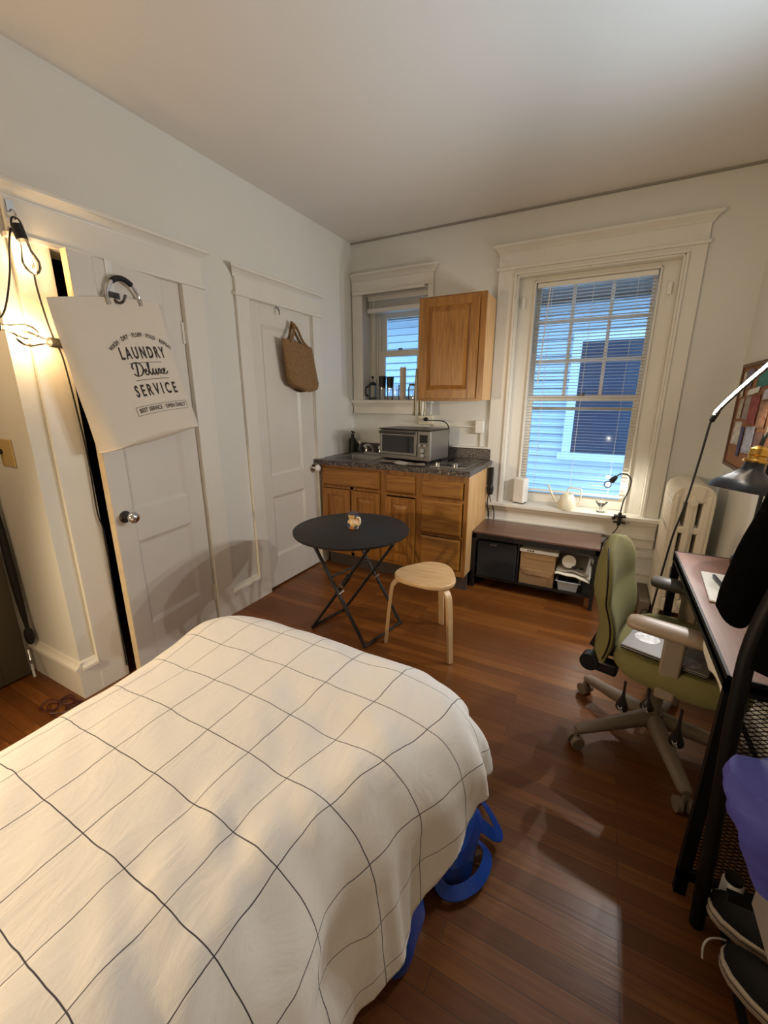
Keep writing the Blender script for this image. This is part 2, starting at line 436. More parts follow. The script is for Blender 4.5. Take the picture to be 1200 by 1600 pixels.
# ---- door casings, cornices
def cornice_profile(top, dpt):   # (depth out of the wall, z)
    return [(0,top-.062),(.010,top-.062),(.013,top-.052),(.020,top-.04),(.032,top-.028),(.040,top-.022),(.050,top-.020),(.050,top-.006),(.046,top),(0,top)]
def cornice(mb, a0, a1, prof, axis):
    n=len(prof)
    if axis=='y': vs=[(d,a0-d,z) for d,z in prof]+[(d,a1+d,z) for d,z in prof]
    else: vs=[(max(a0-d,.004),-d,z) for d,z in prof]+[(a1+d,-d,z) for d,z in prof]
    mb.add(vs,[list(range(n))[::-1],list(range(n,2*n))]+[(k,(k+1)%n,n+(k+1)%n,n+k) for k in range(n)])
def left_casing(name, y0, y1, oy0, oy1, ztop, cor):
    mb = MB()
    mb.box(0,.02,y0,oy0,0,ztop); 
    if y1-oy1 > .01: mb.box(0,.02,oy1,y1,0,ztop)
    mb.box(0,.022,y0,y1,ztop+.018,cor-.06)
    mb.box(0,.032,y0-.012,y1+.012,ztop-.002,ztop+.018)
    pr = cornice_profile(cor, 0)
    cornice(mb,y0,y1,pr,'y')
    # jambs
    g=.004 if name=='trim_1' else .0025
    mb.box(-.119,.002,oy0-.012,oy0+g,0,ztop); mb.box(-.119,.002,oy1-g,oy1+.012,0,ztop); mb.box(-.119,.002,oy0+g,oy1-g,ztop-.003,ztop+.012)
    if name=='trim_2': mb.box(-.07,-.0505,oy1-.02,oy1,0,ztop).box(-.07,-.0505,oy0,oy0+.02,0,ztop)
    return struct(mb.build(name, M['trim'], smooth=False, bevel=.003))
left_casing('trim_1', -2.462, -1.592, -2.33, -1.725, 2.0, 2.197)
left_casing('trim_2', -1.352, -.505, -1.245, -.6, 2.02, 2.183)
def baseboard(name, pts, h=.165, t=.018, out=None):
    mb = MB()
    for (x0,y0,x1,y1,nx,ny) in pts:
        prof = [(0,0),(t,0),(t,h),(t+.012,h+.008),(t+.010,h+.02),(t-.004,h+.03),(t-.01,h+.042),(0,h+.045)]
        mb.prism([(x0+nx*d, y0+ny*d, z) for d, z in prof], (x1-x0, y1-y0, 0))
    return struct(mb.build(name, M['trim'], smooth=False))
baseboard('baseboard_left', [(0,-1.592,0,-1.352,1,0), (0,-2.53,0,-2.462,1,0)], .145)
baseboard('baseboard_return', [(-.46,YC,.018,YC,0,-1)], .145)
baseboard('baseboard_back', [(1.31,0,2.79,0,0,-1)], .165)
baseboard('baseboard_right', [(2.79,-4.9,2.79,-.02,-1,0)], .165)
baseboard('baseboard_hall', [(XL,-4.9,XL,-3.45,1,0)], .145)
mb = MB().box(XL,XL+.02,-3.50,-3.402,0,2.06).box(XL,XL+.02,-3.50,-2.56,2.035,2.17)
struct(mb.build('trim_3', M['trim'], smooth=False, bevel=.003))

# ---- large window
mb = MB()
x0,x1 = 1.272, 2.50; ox0,ox1 = 1.405, 2.40
mb.box(x0,ox0,-.022,0,.60,2.30).box(ox1,x1,-.022,0,.60,2.30).box(ox0,ox1,-.022,0,2.262,2.30)
mb.box(x0,x1,-.024,0,2.318,2.41)
mb.box(x0-.012,x1+.012,-.036,0,2.298,2.318)
pr = cornice_profile(2.468,0)
cornice(mb,x0,x1,pr,'x')
# back band bead round the opening
mb.box(ox0-.016,ox0,-.034,-.02,.60,2.262).box(ox1,ox1+.016,-.034,-.02,.60,2.262).box(ox0-.016,ox1+.016,-.034,-.02,2.262,2.278)
# reveals and inner stops
mb.box(ox0,ox0+.012,-.022,.07,.60,2.262).box(ox1-.012,ox1,-.022,.07,.60,2.262).box(ox0,ox1,-.022,.07,2.25,2.262)
mb.box(ox0+.012,1.532,.05,.10,.60,2.25).box(2.282,ox1-.012,.05,.10,.60,2.25).box(1.532,2.282,.05,.10,2.212,2.25)
mb.box(1.52,1.532,.036,.05,.60,2.224).box(2.282,2.294,.036,.05,.60,2.224).box(1.52,2.294,.036,.05,2.212,2.224)
struct(mb.build('trim_4', M['trim'], smooth=False, bevel=.003))
for cx in (1.335, 2.44):      # tiny hooks on the head casing
    tag(MB().tube(catmull([(cx,-.022,2.352),(cx,-.04,2.348),(cx,-.044,2.335),(cx,-.040,2.328)],5), .0025, 6).build('curtain_hook', M['whitep']),
        'small painted hook on the left of the window head' if cx < 2 else 'small painted hook on the right of the window head', 'hook')
for cx in (1.455, 2.345):
    tag(MB().box(cx-.012,cx+.012,.025,.05,2.05,2.12).build('blind_bracket', M['whitep'], smooth=False, bevel=.003),
        'painted bracket at the upper left corner of the window stop' if cx < 2 else 'painted bracket at the upper right corner of the window stop', 'bracket')
# sill and apron
mb = MB().box(1.25,2.522,-.085,.10,.575,.602).box(1.27,2.50,-.055,-.0,.545,.575).box(1.27,2.50,-.03,0,.46,.545).box(1.27,2.50,-.045,0,.44,.462).box(1.27,2.50,-.026,0,.37,.44)
struct(mb.build('trim_5', M['trim'], smooth=False, bevel=.004))
# wainscot lines right of the bench
struct(MB().box(2.17,2.52,-.02,0,.30,.325).build('trim_6', M['trim'], smooth=False, bevel=.003))
# sashes
w1 = MB()
yu = (.125,.155); yl = (.10,.128)
def sash(mb, a0,a1,z0,z1,y,st,top,bot):
    mb.box(a0,a0+st,y[0],y[1],z0,z1).box(a1-st,a1,y[0],y[1],z0,z1).box(a0+st,a1-st,y[0],y[1],z1-top,z1).box(a0+st,a1-st,y[0],y[1],z0,z0+bot)
sash(w1,1.525,2.29,1.40,2.225,yu,.035,.035,.035)
for x in (1.783, 2.028): w1.box(x-.011,x+.011,yu[0],yu[1],1.435,2.19)
for z in (1.683, 1.955): w1.box(1.56,2.255,yu[0]+.001,yu[1]-.001,z-.012,z+.012)
win1 = struct(w1.build('window_1', M['trim'], smooth=False, bevel=.002), 'tall sash window, nine panes above one')
l1 = MB(); sash(l1,1.525,2.29,.602,1.432,yl,.045,.035,.08); l1.box(1.57,2.245,yl[0]+.012,yl[1]+.03,1.33,1.352)
l1.build('lower_sash', M['trim'], win1, smooth=False, bevel=.002)
MB().box(1.56,2.255,.138,.141,1.435,2.19).build('upper_pane', M['glass'], win1, smooth=False)
MB().box(1.57,2.245,.112,.115,.682,1.397).build('lower_pane', M['glass'], win1, smooth=False)
MB().box(1.88,1.93,.09,.10,1.432,1.445).cyl((1.905,.094,1.44),(1.93,.085,1.452),.006).build('sash_lock', M['steeld'], win1)
# exterior frame
struct(MB().box(1.40,1.525,.10,.25,.59,2.26).box(2.29,2.405,.10,.25,.59,2.26).box(1.525,2.29,.10,.25,2.225,2.26).box(1.525,2.29,.14,.25,.585,.604).build('trim_7', M['trim'], smooth=False))

# blind of the large window
bl = thing('venetian_blind', 'white slatted blind lowered over the tall window', 'blind', (1.907,.075,.68))
MB().box(1.538,2.276,.06,.092,2.178,2.21).build('headrail', M['whitep'], bl, smooth=False, bevel=.003)
sb = MB(); nsl = 66
zt, zb = 2.165, .735
for i in range(nsl):
    z = zt-(zt-zb)*i/(nsl-1); a = R(9)
    dy = .0115*math.cos(a); dz = .0115*math.sin(a)
    sb.add([(1.542,.076-dy,z+dz*.9),(2.272,.076-dy,z+dz*.9),(2.272,.076,z+.0012),(1.542,.076,z+.0012),(2.272,.076+dy,z-dz),(1.542,.076+dy,z-dz)], [(0,1,2,3),(3,2,4,5)])
so = sb.build('slats', M['slats'], bl, smooth=True, solid=.0006)
MB().box(1.542,2.272,.064,.088,.70,.716).build('bottom_rail', M['whitep'], bl, smooth=False, bevel=.003)
cb = MB()
for x in (1.64, 1.907, 2.17):
    cb.cyl((x,.0625,2.18),(x,.0625,.715),.0011,n=6); cb.cyl((x,.0895,2.18),(x,.0895,.715),.0011,n=6)
cb.build('ladder_cords', M['whitep'], bl)
MB().cyl((1.628,.052,2.18),(1.60,.045,1.52),.004,n=8).build('tilt_wand', M['whitep'], bl)

# ---- small window
mb = MB()
a0,a1 = .012,.765; o0,o1 = .11,.72
mb.box(a0,o0,-.02,0,1.37,2.285).box(o1,a1,-.02,0,1.40,2.285)
mb.box(a0,a1,-.022,0,2.285,2.37).box(.03,.70,-.045,0,2.262,2.287)
pr = cornice_profile(2.430,0)
cornice(mb,.004,.765,pr,'x')
mb.box(o0,.715,-.02,.26,2.262,2.272)
struct(mb.build('trim_8', M['trim'], smooth=False, bevel=.003))
mb = MB().box(.004,.79,-.06,.20,1.374,1.402).box(.01,.78,-.035,0,1.352,1.374).box(.012,.775,-.02,0,1.29,1.352).box(.012,.775,-.03,0,1.282,1.296)
struct(mb.build('trim_9', M['trim'], smooth=False, bevel=.003))
w2 = MB()
w2.box(.11,.16,.13,.20,1.40,2.265).box(.16,.178,.15,.20,1.40,2.265).box(.66,.72,.13,.20,1.40,2.265)
sash(w2,.20,.60,1.795,2.20,(.185,.21),.045,.1,.03)
w2.box(.178,.20,.16,.215,1.40,2.265).box(.60,.66,.16,.215,1.40,2.265)
win2 = struct(w2.build('window_2', M['trim'], smooth=False, bevel=.002), 'small sash window over the sink')
l2 = MB(); sash(l2,.20,.60,1.402,1.83,(.16,.185),.042,.05,.035); l2.build('lower_sash', M['trim'], win2, smooth=False, bevel=.002)
MB().box(.245,.555,.196,.199,1.825,2.10).build('upper_pane', M['glass'], win2, smooth=False)
MB().box(.242,.558,.171,.174,1.437,1.78).build('lower_pane', M['glass'], win2, smooth=False)
MB().box(.38,.42,.15,.162,1.83,1.845).build('sash_lock', M['steeld'], win2, smooth=False, bevel=.003)
b2 = thing('window_blind', 'raised white wooden blind bunched at the top of the small window', 'blind', (.41,.09,2.14))
MB().box(.125,.70,.06,.12,2.225,2.262).build('headrail', M['whitep'], b2, smooth=False, bevel=.002)
sb = MB()
for k in range(7): sb.box(.13,.695,.065,.115,2.17+.0075*k,2.174+.0075*k)
sb.build('slats', M['slats'], b2, smooth=False)
MB().box(.122,.70,.05,.122,2.132,2.166).build('bottom_rail', M['whitep'], b2, smooth=False, bevel=.003)
MB().cyl((.19,.052,2.22),(.185,.05,1.80),.0045,n=8).build('tilt_wand', M['whitep'], b2)
# ledge strip above the backsplash
struct(MB().box(.98,1.285,-.04,0,1.022,1.036).build('trim_10', M['trim'], smooth=False, bevel=.002))

# ================================================================ OUTSIDE
nh = thing('neighbouring_house', 'pale clapboard house wall seen outside through both windows', 'house', (1.5,2.0,-1))
sd = MB(); z = -1.2; ex = .088
while z < 2.44:
    sd.add([(-2.5,2.0,z+.009),(5.5,2.0,z+.009),(5.5,2.03,z+ex),(-2.5,2.03,z+ex),(-2.5,2.06,z+.009),(5.5,2.06,z+.009)], [(0,1,2,3),(4,0,1,5)])
    z += ex
sd.box(-2.5,5.5,2.06,2.2,-1.2,2.5)
sd.build('siding', M['siding'], nh, smooth=False)
MB().box(-2.5,5.5,1.55,2.1,2.46,2.52).box(-2.5,5.5,1.97,2.03,2.43,2.46).build('soffit', M['soffit'], nh, smooth=False)
struct(MB().box(-4,7,.26,9,-1.3,-1.2).build('ground', mat('alley_ground',srgb(60,58,56),.9), smooth=False))
wf = MB().box(1.66,1.755,1.955,2.03,.76,2.12).box(2.95,3.05,1.955,2.03,.76,2.12).box(1.755,2.95,1.955,2.03,2.02,2.12).box(1.62,3.09,1.93,2.03,.72,.80).box(1.755,2.95,1.965,2.02,1.40,1.445).build('house_window', M['extrim'], nh, smooth=False, bevel=.004)
MB().box(1.755,2.95,1.99,1.996,.80,2.02).build('house_pane', M['extglass'], wf, smooth=False)

# ================================================================ KITCHENETTE
def slab_front(mb, x0,x1,z0,z1,y,t=.02,ch=.012):
    mb.box(x0,x1,y-t*.6,y,z0,z1)
    o=[(x0,y-t*.6,z0),(x1,y-t*.6,z0),(x1,y-t*.6,z1),(x0,y-t*.6,z1)]
    n=[(x0+ch,y-t,z0+ch),(x1-ch,y-t,z0+ch),(x1-ch,y-t,z1-ch),(x0+ch,y-t,z1-ch)]
    mb.add(o+n,[(0,1,5,4),(1,2,6,5),(2,3,7,6),(3,0,4,7),(4,5,6,7)])
def raised_door(mb, x0,x1,z0,z1,y,fr=.052,t=.02):
    f=fr
    mb.box(x0,x1,y-t*.45,y,z0,z1)
    mb.box(x0,x0+f,y-t,y-t*.4,z0,z1).box(x1-f,x1,y-t,y-t*.4,z0,z1).box(x0+f,x1-f,y-t,y-t*.4,z0,z0+f).box(x0+f,x1-f,y-t,y-t*.4,z1-f,z1)
    a=f+.008; b=a+.028
    o=[(x0+a,y-t*.45,z0+a),(x1-a,y-t*.45,z0+a),(x1-a,y-t*.45,z1-a),(x0+a,y-t*.45,z1-a)]
    n=[(x0+b,y-t*.9,z0+b),(x1-b,y-t*.9,z0+b),(x1-b,y-t*.9,z1-b),(x0+b,y-t*.9,z1-b)]
    mb.add(o+n,[(0,1,5,4),(1,2,6,5),(2,3,7,6),(3,0,4,7),(4,5,6,7)])
YF = -.60
def carcass(name,label,x0,x1):
    t = thing(name,label,'cabinet',((x0+x1)/2,-.3,0),'oak base cabinets of the kitchenette')
    mb = MB().box(x0,x0+.014,YF+.018,-.005,.13,.893).box(x1-.014,x1,YF+.018,-.005,.13,.893).box(x0+.014,x1-.014,-.015,-.005,.13,.893).box(x0+.014,x1-.014,YF+.018,-.015,.13,.145)
    mb.build('cabinet_body', M['oakside'], t, smooth=False)
    return t
def frame(mb,x0,x1,rails):
    # face frame
    mb.box(x0,x0+.028,YF,YF+.018,.13,.893).box(x1-.028,x1,YF,YF+.018,.13,.893)
    for z0,z1 in rails: mb.box(x0+.028,x1-.028,YF,YF+.018,z0,z1)
c1 = carcass('base_cabinet','oak sink cabinet with a false drawer above two doors',.045,.628)
m1 = MB(); frame(m1,.045,.628,[(.13,.17),(.70,.72),(.838,.893)]); m1.box(.325,.353,YF,YF+.018,.13,.72); m1.build('face_frame',M['oak'],c1,smooth=False)
s=MB(); slab_front(s,.066,.603,.726,.868,YF); s.build('drawer_front',M['oakh'],c1,smooth=False)
for a,b in ((.060,.333),(.345,.604)):
    s=MB(); raised_door(s,a,b,.165,.697,YF); s.build('cabinet_door',M['oak'],c1,smooth=False,bevel=.002)
MB().box(.055,.628,-.53,-.50,0,.13).build('toe_kick',M['soffit'],c1,smooth=False)
c2 = carcass('base_cabinet','narrow oak cabinet with one drawer above one door',.6285,.928)
m1 = MB(); frame(m1,.6285,.928,[(.13,.17),(.695,.715),(.838,.893)]); m1.build('face_frame',M['oak'],c2,smooth=False)
s=MB(); slab_front(s,.657,.903,.722,.857,YF); s.build('drawer_front',M['oakh'],c2,smooth=False)
s=MB(); raised_door(s,.655,.905,.168,.685,YF); s.build('cabinet_door',M['oak'],c2,smooth=False,bevel=.002)
MB().box(.6285,.928,-.53,-.50,0,.13).build('toe_kick',M['soffit'],c2,smooth=False)
c3 = carcass('base_cabinet','oak cabinet with three stacked drawers beside the bench',.9285,1.302)
m1 = MB(); frame(m1,.9285,1.302,[(.13,.17),(.69,.715),(.42,.44),(.838,.893)]); m1.build('face_frame',M['oak'],c3,smooth=False)
for a,b in ((.719,.842),(.443,.690),(.178,.416)):
    s=MB(); slab_front(s,.955,1.266,a,b,YF); s.build('drawer_front',M['oakh'],c3,smooth=False)
MB().box(.9285,1.302,-.53,-.50,0,.13).build('toe_kick',M['soffit'],c3,smooth=False)

# worktop with openings for sink and hob
ct = thing('worktop','dark speckled laminate worktop with an upstand at the wall','worktop',(.66,-.3,.895))
mb=MB(); zt=.932; zb2=.894
xs=[.004,.085,.455,1.01,1.25,1.318]; 
def inhole(x,y):
    return (.085<x<.455 and -.545<y<-.19) or (1.01<x<1.25 and -.565<y<-.10)
ys=[-.637,-.565,-.545,-.19,-.10,-.004]
for i in range(5):
    for j in range(5):
        if not inhole((xs[i]+xs[i+1])/2,(ys[j]+ys[j+1])/2): mb.box(xs[i],xs[i+1],ys[j],ys[j+1],zb2,zt)
mb.build('worktop_slab',M['counter'],ct,smooth=False)
MB().box(.004,1.30,-.026,-.004,zt,1.018).build('upstand',M['counter'],ct,smooth=False,bevel=.003)
# sink
sk = thing('kitchen_sink','stainless steel sink set into the worktop corner','sink',(.27,-.36,.93))
mb=MB()
def basin(mb,x0,x1,y0,y1,zt,depth,rim,taper=.03):
    o=[(x0-rim,y0-rim,zt+.001),(x1+rim,y0-rim,zt+.001),(x1+rim,y1+rim,zt+.001),(x0-rim,y1+rim,zt+.001)]
    i=[(x0,y0,zt+.004),(x1,y0,zt+.004),(x1,y1,zt+.004),(x0,y1,zt+.004)]
    b=[(x0+taper,y0+taper,zt-depth),(x1-taper,y0+taper,zt-depth),(x1-taper,y1-taper,zt-depth),(x0+taper,y1-taper,zt-depth)]
    mb.add(o+i+b,[(0,1,5,4),(1,2,6,5),(2,3,7,6),(3,0,4,7),(4,5,9,8),(5,6,10,9),(6,7,11,10),(7,4,8,11),(8,9,10,11)])
basin(mb,.095,.445,-.54,-.20,zt,.14,.022)
mb.build('basin',M['steel'],sk,smooth=True,bevel=.012,seg=3,angle=60)
MB().box(.06,.46,-.175,-.075,zt+.0005,zt+.006).build('tap_ledge',M['steel'],sk,smooth=False,bevel=.003)
MB().lathe([(0,0),(.028,0),(.03,.003),(.014,.004),(0,.002)],(.27,-.37,zt-.1385)).build('drain',M['chrome'],sk)
tp=MB()
tp.box(.19,.35,-.14,-.095,zt+.006,zt+.022)
tp.tube(catmull([(.27,-.118,zt+.02),(.27,-.13,zt+.055),(.265,-.19,zt+.085),(.26,-.255,zt+.085)],6),.010,12)
tp.build('faucet',M['chrome'],sk,bevel=0)
for x in (.20,.34):
    MB().lathe([(0,0),(.014,0),(.012,.02),(.02,.03),(.02,.05),(.012,.056),(0,.056)],(x,-.118,zt+.02),n=20).build('tap_handle',M['chrome'],sk)
# soap bottles
def pump_bottle(x,y,z,r,h,m,mp,label):
    t=thing('soap_bottle',label,'bottle',(x,y,z))
    MB().lathe([(0,0),(r,0),(r*1.02,.01),(r,h*.72),(r*.8,h*.82),(r*.4,h*.88),(r*.38,h*.93),(0,h*.93)],(x,y,z),n=28).build('bottle_body',m,t)
    p=MB().cyl((x,y,z+h*.93),(x,y,z+h*1.08),r*.42).cyl((x,y,z+h*1.08),(x,y,z+h*1.22),r*.14).tube([(x-.012,y,z+h*1.22),(x+.012,y-.01,z+h*1.225),(x+.038,y-.028,z+h*1.19)],r*.22,8)
    p.build('pump',mp,t)
    return t
pump_bottle(.052,-.115,zt+.0062,.034,.15,M['blackp'],M['blackp'],'black pump soap bottle in the corner behind the sink')
sb_=thing('soap_bottle','small clear bottle beside the black soap pump','bottle',(.135,-.125,zt))
MB().lathe([(0,0),(.022,0),(.024,.02),(.02,.06),(.012,.075),(.011,.082),(0,.082)],(.135,-.125,zt+.0062),n=24).build('bottle_body',M['clear'],sb_)
MB().lathe([(0,.082),(.014,.082),(.013,.108),(0,.108)],(.135,-.125,zt+.0062),n=20).build('cap',M['whitep'],sb_)
# hob
hb=thing('cooktop','black glass two-burner cooktop with a steel frame at the right of the worktop','cooktop',(1.13,-.33,.93))
MB().box(1.0,1.26,-.575,-.09,zt+.0005,zt+.006).build('cooktop_frame',M['steel'],hb,smooth=False,bevel=.002)
MB().box(1.012,1.248,-.50,-.10,zt+.006,zt+.011).build('glass_plate',mat('black_glass',srgb(14,13,13),.12),hb,smooth=False,bevel=.002)
for y in (-.40,-.21):
    MB().lathe([(.062,0),(.068,0),(.068,.0015),(.062,.0015)],(1.13,y,zt+.011),n=40).build('burner_ring',M['steeld'],hb)
for x in (1.045,1.18):
    MB().lathe([(0,0),(.019,0),(.017,.022),(.012,.026),(0,.026)],(x,-.54,zt+.006),n=24).build('control_knob',M['chrome'],hb)
# toaster oven
TO=Matrix.Translation((.475,-.375,zt)) @ Matrix.Rotation(R(-9),4,'Z')
to=thing('toaster_oven','stainless steel toaster oven standing on the worktop','toaster oven',tuple((TO@Vector((.245,.15,0)))))
W,Dp,Hh=.475,.30,.245
MB(TO).box(0,W,.012,Dp,.018,Hh).build('oven_body',M['steel'],to,smooth=False,bevel=.008)
MB(TO).box(-.006,W+.006,-.006,Dp,Hh,Hh+.008).build('oven_top',M['steeld'],to,smooth=False,bevel=.004)
MB(TO).box(.0,W,0,.012,.018,.046).box(.365,W,0,.012,.046,Hh-.004).build('control_panel',M['steel'],to,smooth=False,bevel=.002)
dr=MB(TO).box(.008,.03,-.008,.008,.052,Hh-.012).box(.338,.36,-.008,.008,.052,Hh-.012).box(.03,.338,-.008,.008,Hh-.045,Hh-.012).box(.03,.338,-.008,.008,.052,.07).build('oven_door',M['steel'],to,smooth=False,bevel=.002)
MB(TO).box(.03,.338,-.002,.002,.07,Hh-.045).build('door_glass',M['tint'],dr,smooth=False)
MB(TO).cyl((.02,-.030,Hh-.022),(.35,-.030,Hh-.022),.009,n=14).box(.03,.042,-.03,-.006,Hh-.03,Hh-.014).box(.326,.338,-.03,-.006,Hh-.03,Hh-.014).build('door_handle',M['steeld'],dr)
MB(TO).box(.385,.455,-.003,.002,.155,.215).build('display',M['blackp'],to,smooth=False,bevel=.002)
Kk=Matrix(((1,0,0),(0,0,1),(0,1,0)))
for z,rr in ((.136,.012),(.098,.020),(.058,.020)):
    b=MB(TO); xs_=(.398,.442) if rr<.015 else (.42,)
    for xx in xs_: b.lathe([(0,-.022),(rr*.85,-.02),(rr,-.002),(0,-.002)],(xx,0,z),n=24,M=Kk)
    b.build('oven_knob',M['chrome'],to)
rb=MB(TO)
for k in range(14): rb.cyl((.03+k*.0235,.02,.115),(.03+k*.0235,.27,.115),.0012,n=6)
rb.cyl((.02,.02,.115),(.345,.02,.115),.002,n=6); rb.build('oven_rack',M['chrome'],to)
for px_,py_ in ((.04,.04),(.435,.04),(.04,.26),(.435,.26)): MB(TO).cyl((px_,py_,.0005),(px_,py_,.02),.014,n=14).build('oven_foot',M['blackp'],to)
pts=catmull([(.735,-.024,1.243),(.735,-.06,1.240),(.80,-.10,1.238),(.92,-.11,1.235),(.972,-.12,1.19),(.978,-.13,1.10),(.975,-.10,1.0),(.955,-.085,.945)],7)
MB().tube(pts,.0045,8).cyl((.735,-.022,1.243),(.735,-.052,1.243),.018,.014,n=14).build('power_cord',M['rubber'],to)
ol=thing('wall_outlet','beige wall outlet behind the toaster oven with a black plug','outlet',(.73,-.006,1.235))
MB().box(.665,.795,-.02,-.001,1.20,1.275).build('outlet_plate',M['cream'],ol,smooth=False,bevel=.004)
for x in (.70,.765): MB().box(x-.016,x+.016,-.0215,-.019,1.215,1.26).build('socket',M['whitep'],ol,smooth=False,bevel=.002)
jb=thing('junction_box','white surface-mounted switch box on the wall above the cooktop','switch box',(1.20,-.01,1.195))
MB().box(1.168,1.235,-.045,-.001,1.145,1.245).build('box_cover',M['whitep'],jb,smooth=False,bevel=.005)
MB().box(.80,1.168,-.016,-.001,1.188,1.202).build('raceway',M['trim'],jb,smooth=False,bevel=.002)
MB().box(1.205,1.222,-.016,-.001,1.037,1.145).build('raceway',M['trim'],jb,smooth=False,bevel=.002)
# papers on the worktop
def sheet(name,label,cat,cx,cy,z,w,h,a,m,group=None,curl=.004,seed=0):
    mm=rotz(a,(cx,cy,z))
    mb=MB(mm)
    def fn(u,v): 
        x=(u-.5)*w; y=(v-.5)*h
        return (x,y,.0006+curl*(noise.noise((x*9+seed,y*9,seed))+.9))
    mb.grid(fn,10,10)
    return tag(mb.build(name,m,solid=.0005),label,cat,group)
M['printed']=mat('printed_paper',srgb(150,138,124),.6,var=.6,vscale=28)
M['printed2']=mat('printed_paper_pale',srgb(200,192,180),.6,var=.35,vscale=30)
sheet('magazine','crumpled leaflet on the worktop in front of the toaster oven, left one','leaflet',.625,-.49,zt+.0005,.17,.12,R(12),M['printed'],curl=.008,seed=3)
sheet('magazine','creased pale paper on the worktop in front of the toaster oven, middle one','leaflet',.76,-.535,zt+.0005,.12,.10,R(-20),M['printed2'],curl=.009,seed=5)
sheet('magazine','brown printed leaflet on the worktop nearest the cooktop','leaflet',.88,-.55,zt+.0005,.13,.11,R(24),M['printed'],curl=.007,seed=9)
# upper cabinet
uc=thing('wall_cabinet','oak wall cabinet hung between the two windows','cabinet',(1.025,-.155,1.40))
MB().box(.782,1.272,-.29,-.03,1.402,2.117).build('cabinet_body',M['oakside'],uc,smooth=False,bevel=.001)
MB().box(.80,1.25,-.29,-.275,1.395,1.402).build('bottom_rail',M['oakh'],uc,smooth=False)
m1=MB().box(.778,.806,-.31,-.29,1.40,2.12).box(1.236,1.276,-.31,-.29,1.40,2.12).box(.806,1.236,-.31,-.29,1.40,1.44).box(.806,1.236,-.31,-.29,2.08,2.12)
m1.build('face_frame',M['oak'],uc,smooth=False)
s=MB(); raised_door(s,.79,1.232,1.412,2.108,-.311,fr=.06); s.build('cabinet_door',M['oak'],uc,smooth=False,bevel=.002)
# towel hanging at the cabinet
tw=MB()
def tf(u,v):
    z=1.64-.36*v; w=.028+.045*v
    return (.748+(u-.5)*2*w*.8+.012*v, -.235+.018*math.sin(u*15)*(.3+.7*v), z)
tw.grid(tf,26,12)
def stripe():
    m=mat('striped_towel',srgb(222,214,196),.9); nt=m.node_tree; b=nt.nodes['Principled BSDF']
    tc=nt.nodes.new('ShaderNodeTexCoord'); w=nt.nodes.new('ShaderNodeTexWave'); w.inputs['Scale'].default_value=22; w.bands_direction='X'
    nt.links.new(tc.outputs['Object'],w.inputs[0]); cr=nt.nodes.new('ShaderNodeValToRGB')
    cr.color_ramp.elements[0].color=srgb(118,118,104); cr.color_ramp.elements[0].position=.12
    cr.color_ramp.elements[1].color=srgb(226,219,202); cr.color_ramp.elements[1].position=.3
    nt.links.new(w.outputs['Fac'],cr.inputs[0]); nt.links.new(cr.outputs[0],b.inputs['Base Color']); return m
to_=thing('dish_towel','striped dish towel hanging at the left edge of the wall cabinet','towel',(.75,-.235,1.28))
tw.build('towel_cloth',stripe(),to_,solid=.004)
MB().tube(catmull([(.735,-.235,1.635),(.745,-.235,1.67),(.765,-.235,1.68),(.776,-.235,1.66)],6),.003,8).build('hanging_loop',M['cream'],to_)
# things on the small window sill
zs=1.4025
fp=thing('french_press','small coffee press with black handle on the small window sill','coffee press',(.17,.06,zs))
MB().lathe([(0,.005),(.032,.005),(.032,.125),(.0305,.125),(.0305,.008),(0,.008)],(.17,.06,zs),n=28).build('beaker',M['clear'],fp)
MB().lathe([(0,0),(.036,0),(.036,.02),(.03,.022),(0,.022)],(.17,.06,zs),n=28).build('base_ring',M['blackp'],fp)
MB().lathe([(0,.125),(.036,.125),(.036,.135),(.024,.152),(.006,.158),(.003,.158),(.003,.185),(.011,.19),(.011,.205),(0,.21)],(.17,.06,zs),n=28).build('plunger_lid',M['blackp'],fp)
MB().tube(catmull([(.14,.045,zs+.12),(.115,.03,zs+.105),(.113,.028,zs+.05),(.138,.042,zs+.03)],6),.007,8).build('handle',M['blackp'],fp)
for (x,y,h,lab) in ((.265,.07,.205,'tall black and clear tumbler beside the coffee press'),(.335,.085,.20,'tall black and clear tumbler next to the clear glass')):
    t=thing('tumbler',lab,'tumbler',(x,y,zs),'black tumblers on the small window sill')
    MB().lathe([(0,0),(.026,0),(.030,h*.55),(.029,h*.55),(.0245,.004),(0,.004)],(x,y,zs),n=28).build('cup_base',M['clear'],t)
    MB().lathe([(.0,h*.50),(.028,h*.50),(.034,h*.97),(.034,h),(.030,h),(.026,h*.55),(0,h*.53)],(x,y,zs),n=28).build('cup_body',M['blackp'],t)
gl=MB().lathe([(0,0),(.03,0),(.034,.13),(.032,.13),(.028,.006),(0,.006)],(.405,.06,zs),n=28).build('drinking_glass',M['clear']); tag(gl,'clear drinking glass on the small window sill before the wooden cylinder','glass')
pm=MB().lathe([(0,0),(.027,0),(.027,.27),(.024,.275),(0,.275)],(.462,.085,zs),n=28).build('wooden_cylinder',mat('pale_wood',srgb(222,206,184),.6,var=.06,vscale=10)); tag(pm,'tall pale wooden cylinder standing on the small window sill','cylinder')
jr=thing('glass_jar','clear glass jar beneath the towel on the small window sill','jar',(.555,.075,zs))
MB().lathe([(0,0),(.03,0),(.034,.02),(.034,.10),(.026,.12),(.024,.12),(.031,.098),(.031,.006),(0,.006)],(.555,.075,zs),n=28).build('jar_body',M['clear'],jr)
MB().lathe([(0,.12),(.027,.12),(.027,.135),(0,.137)],(.555,.075,zs),n=24).build('lid',M['steeld'],jr)
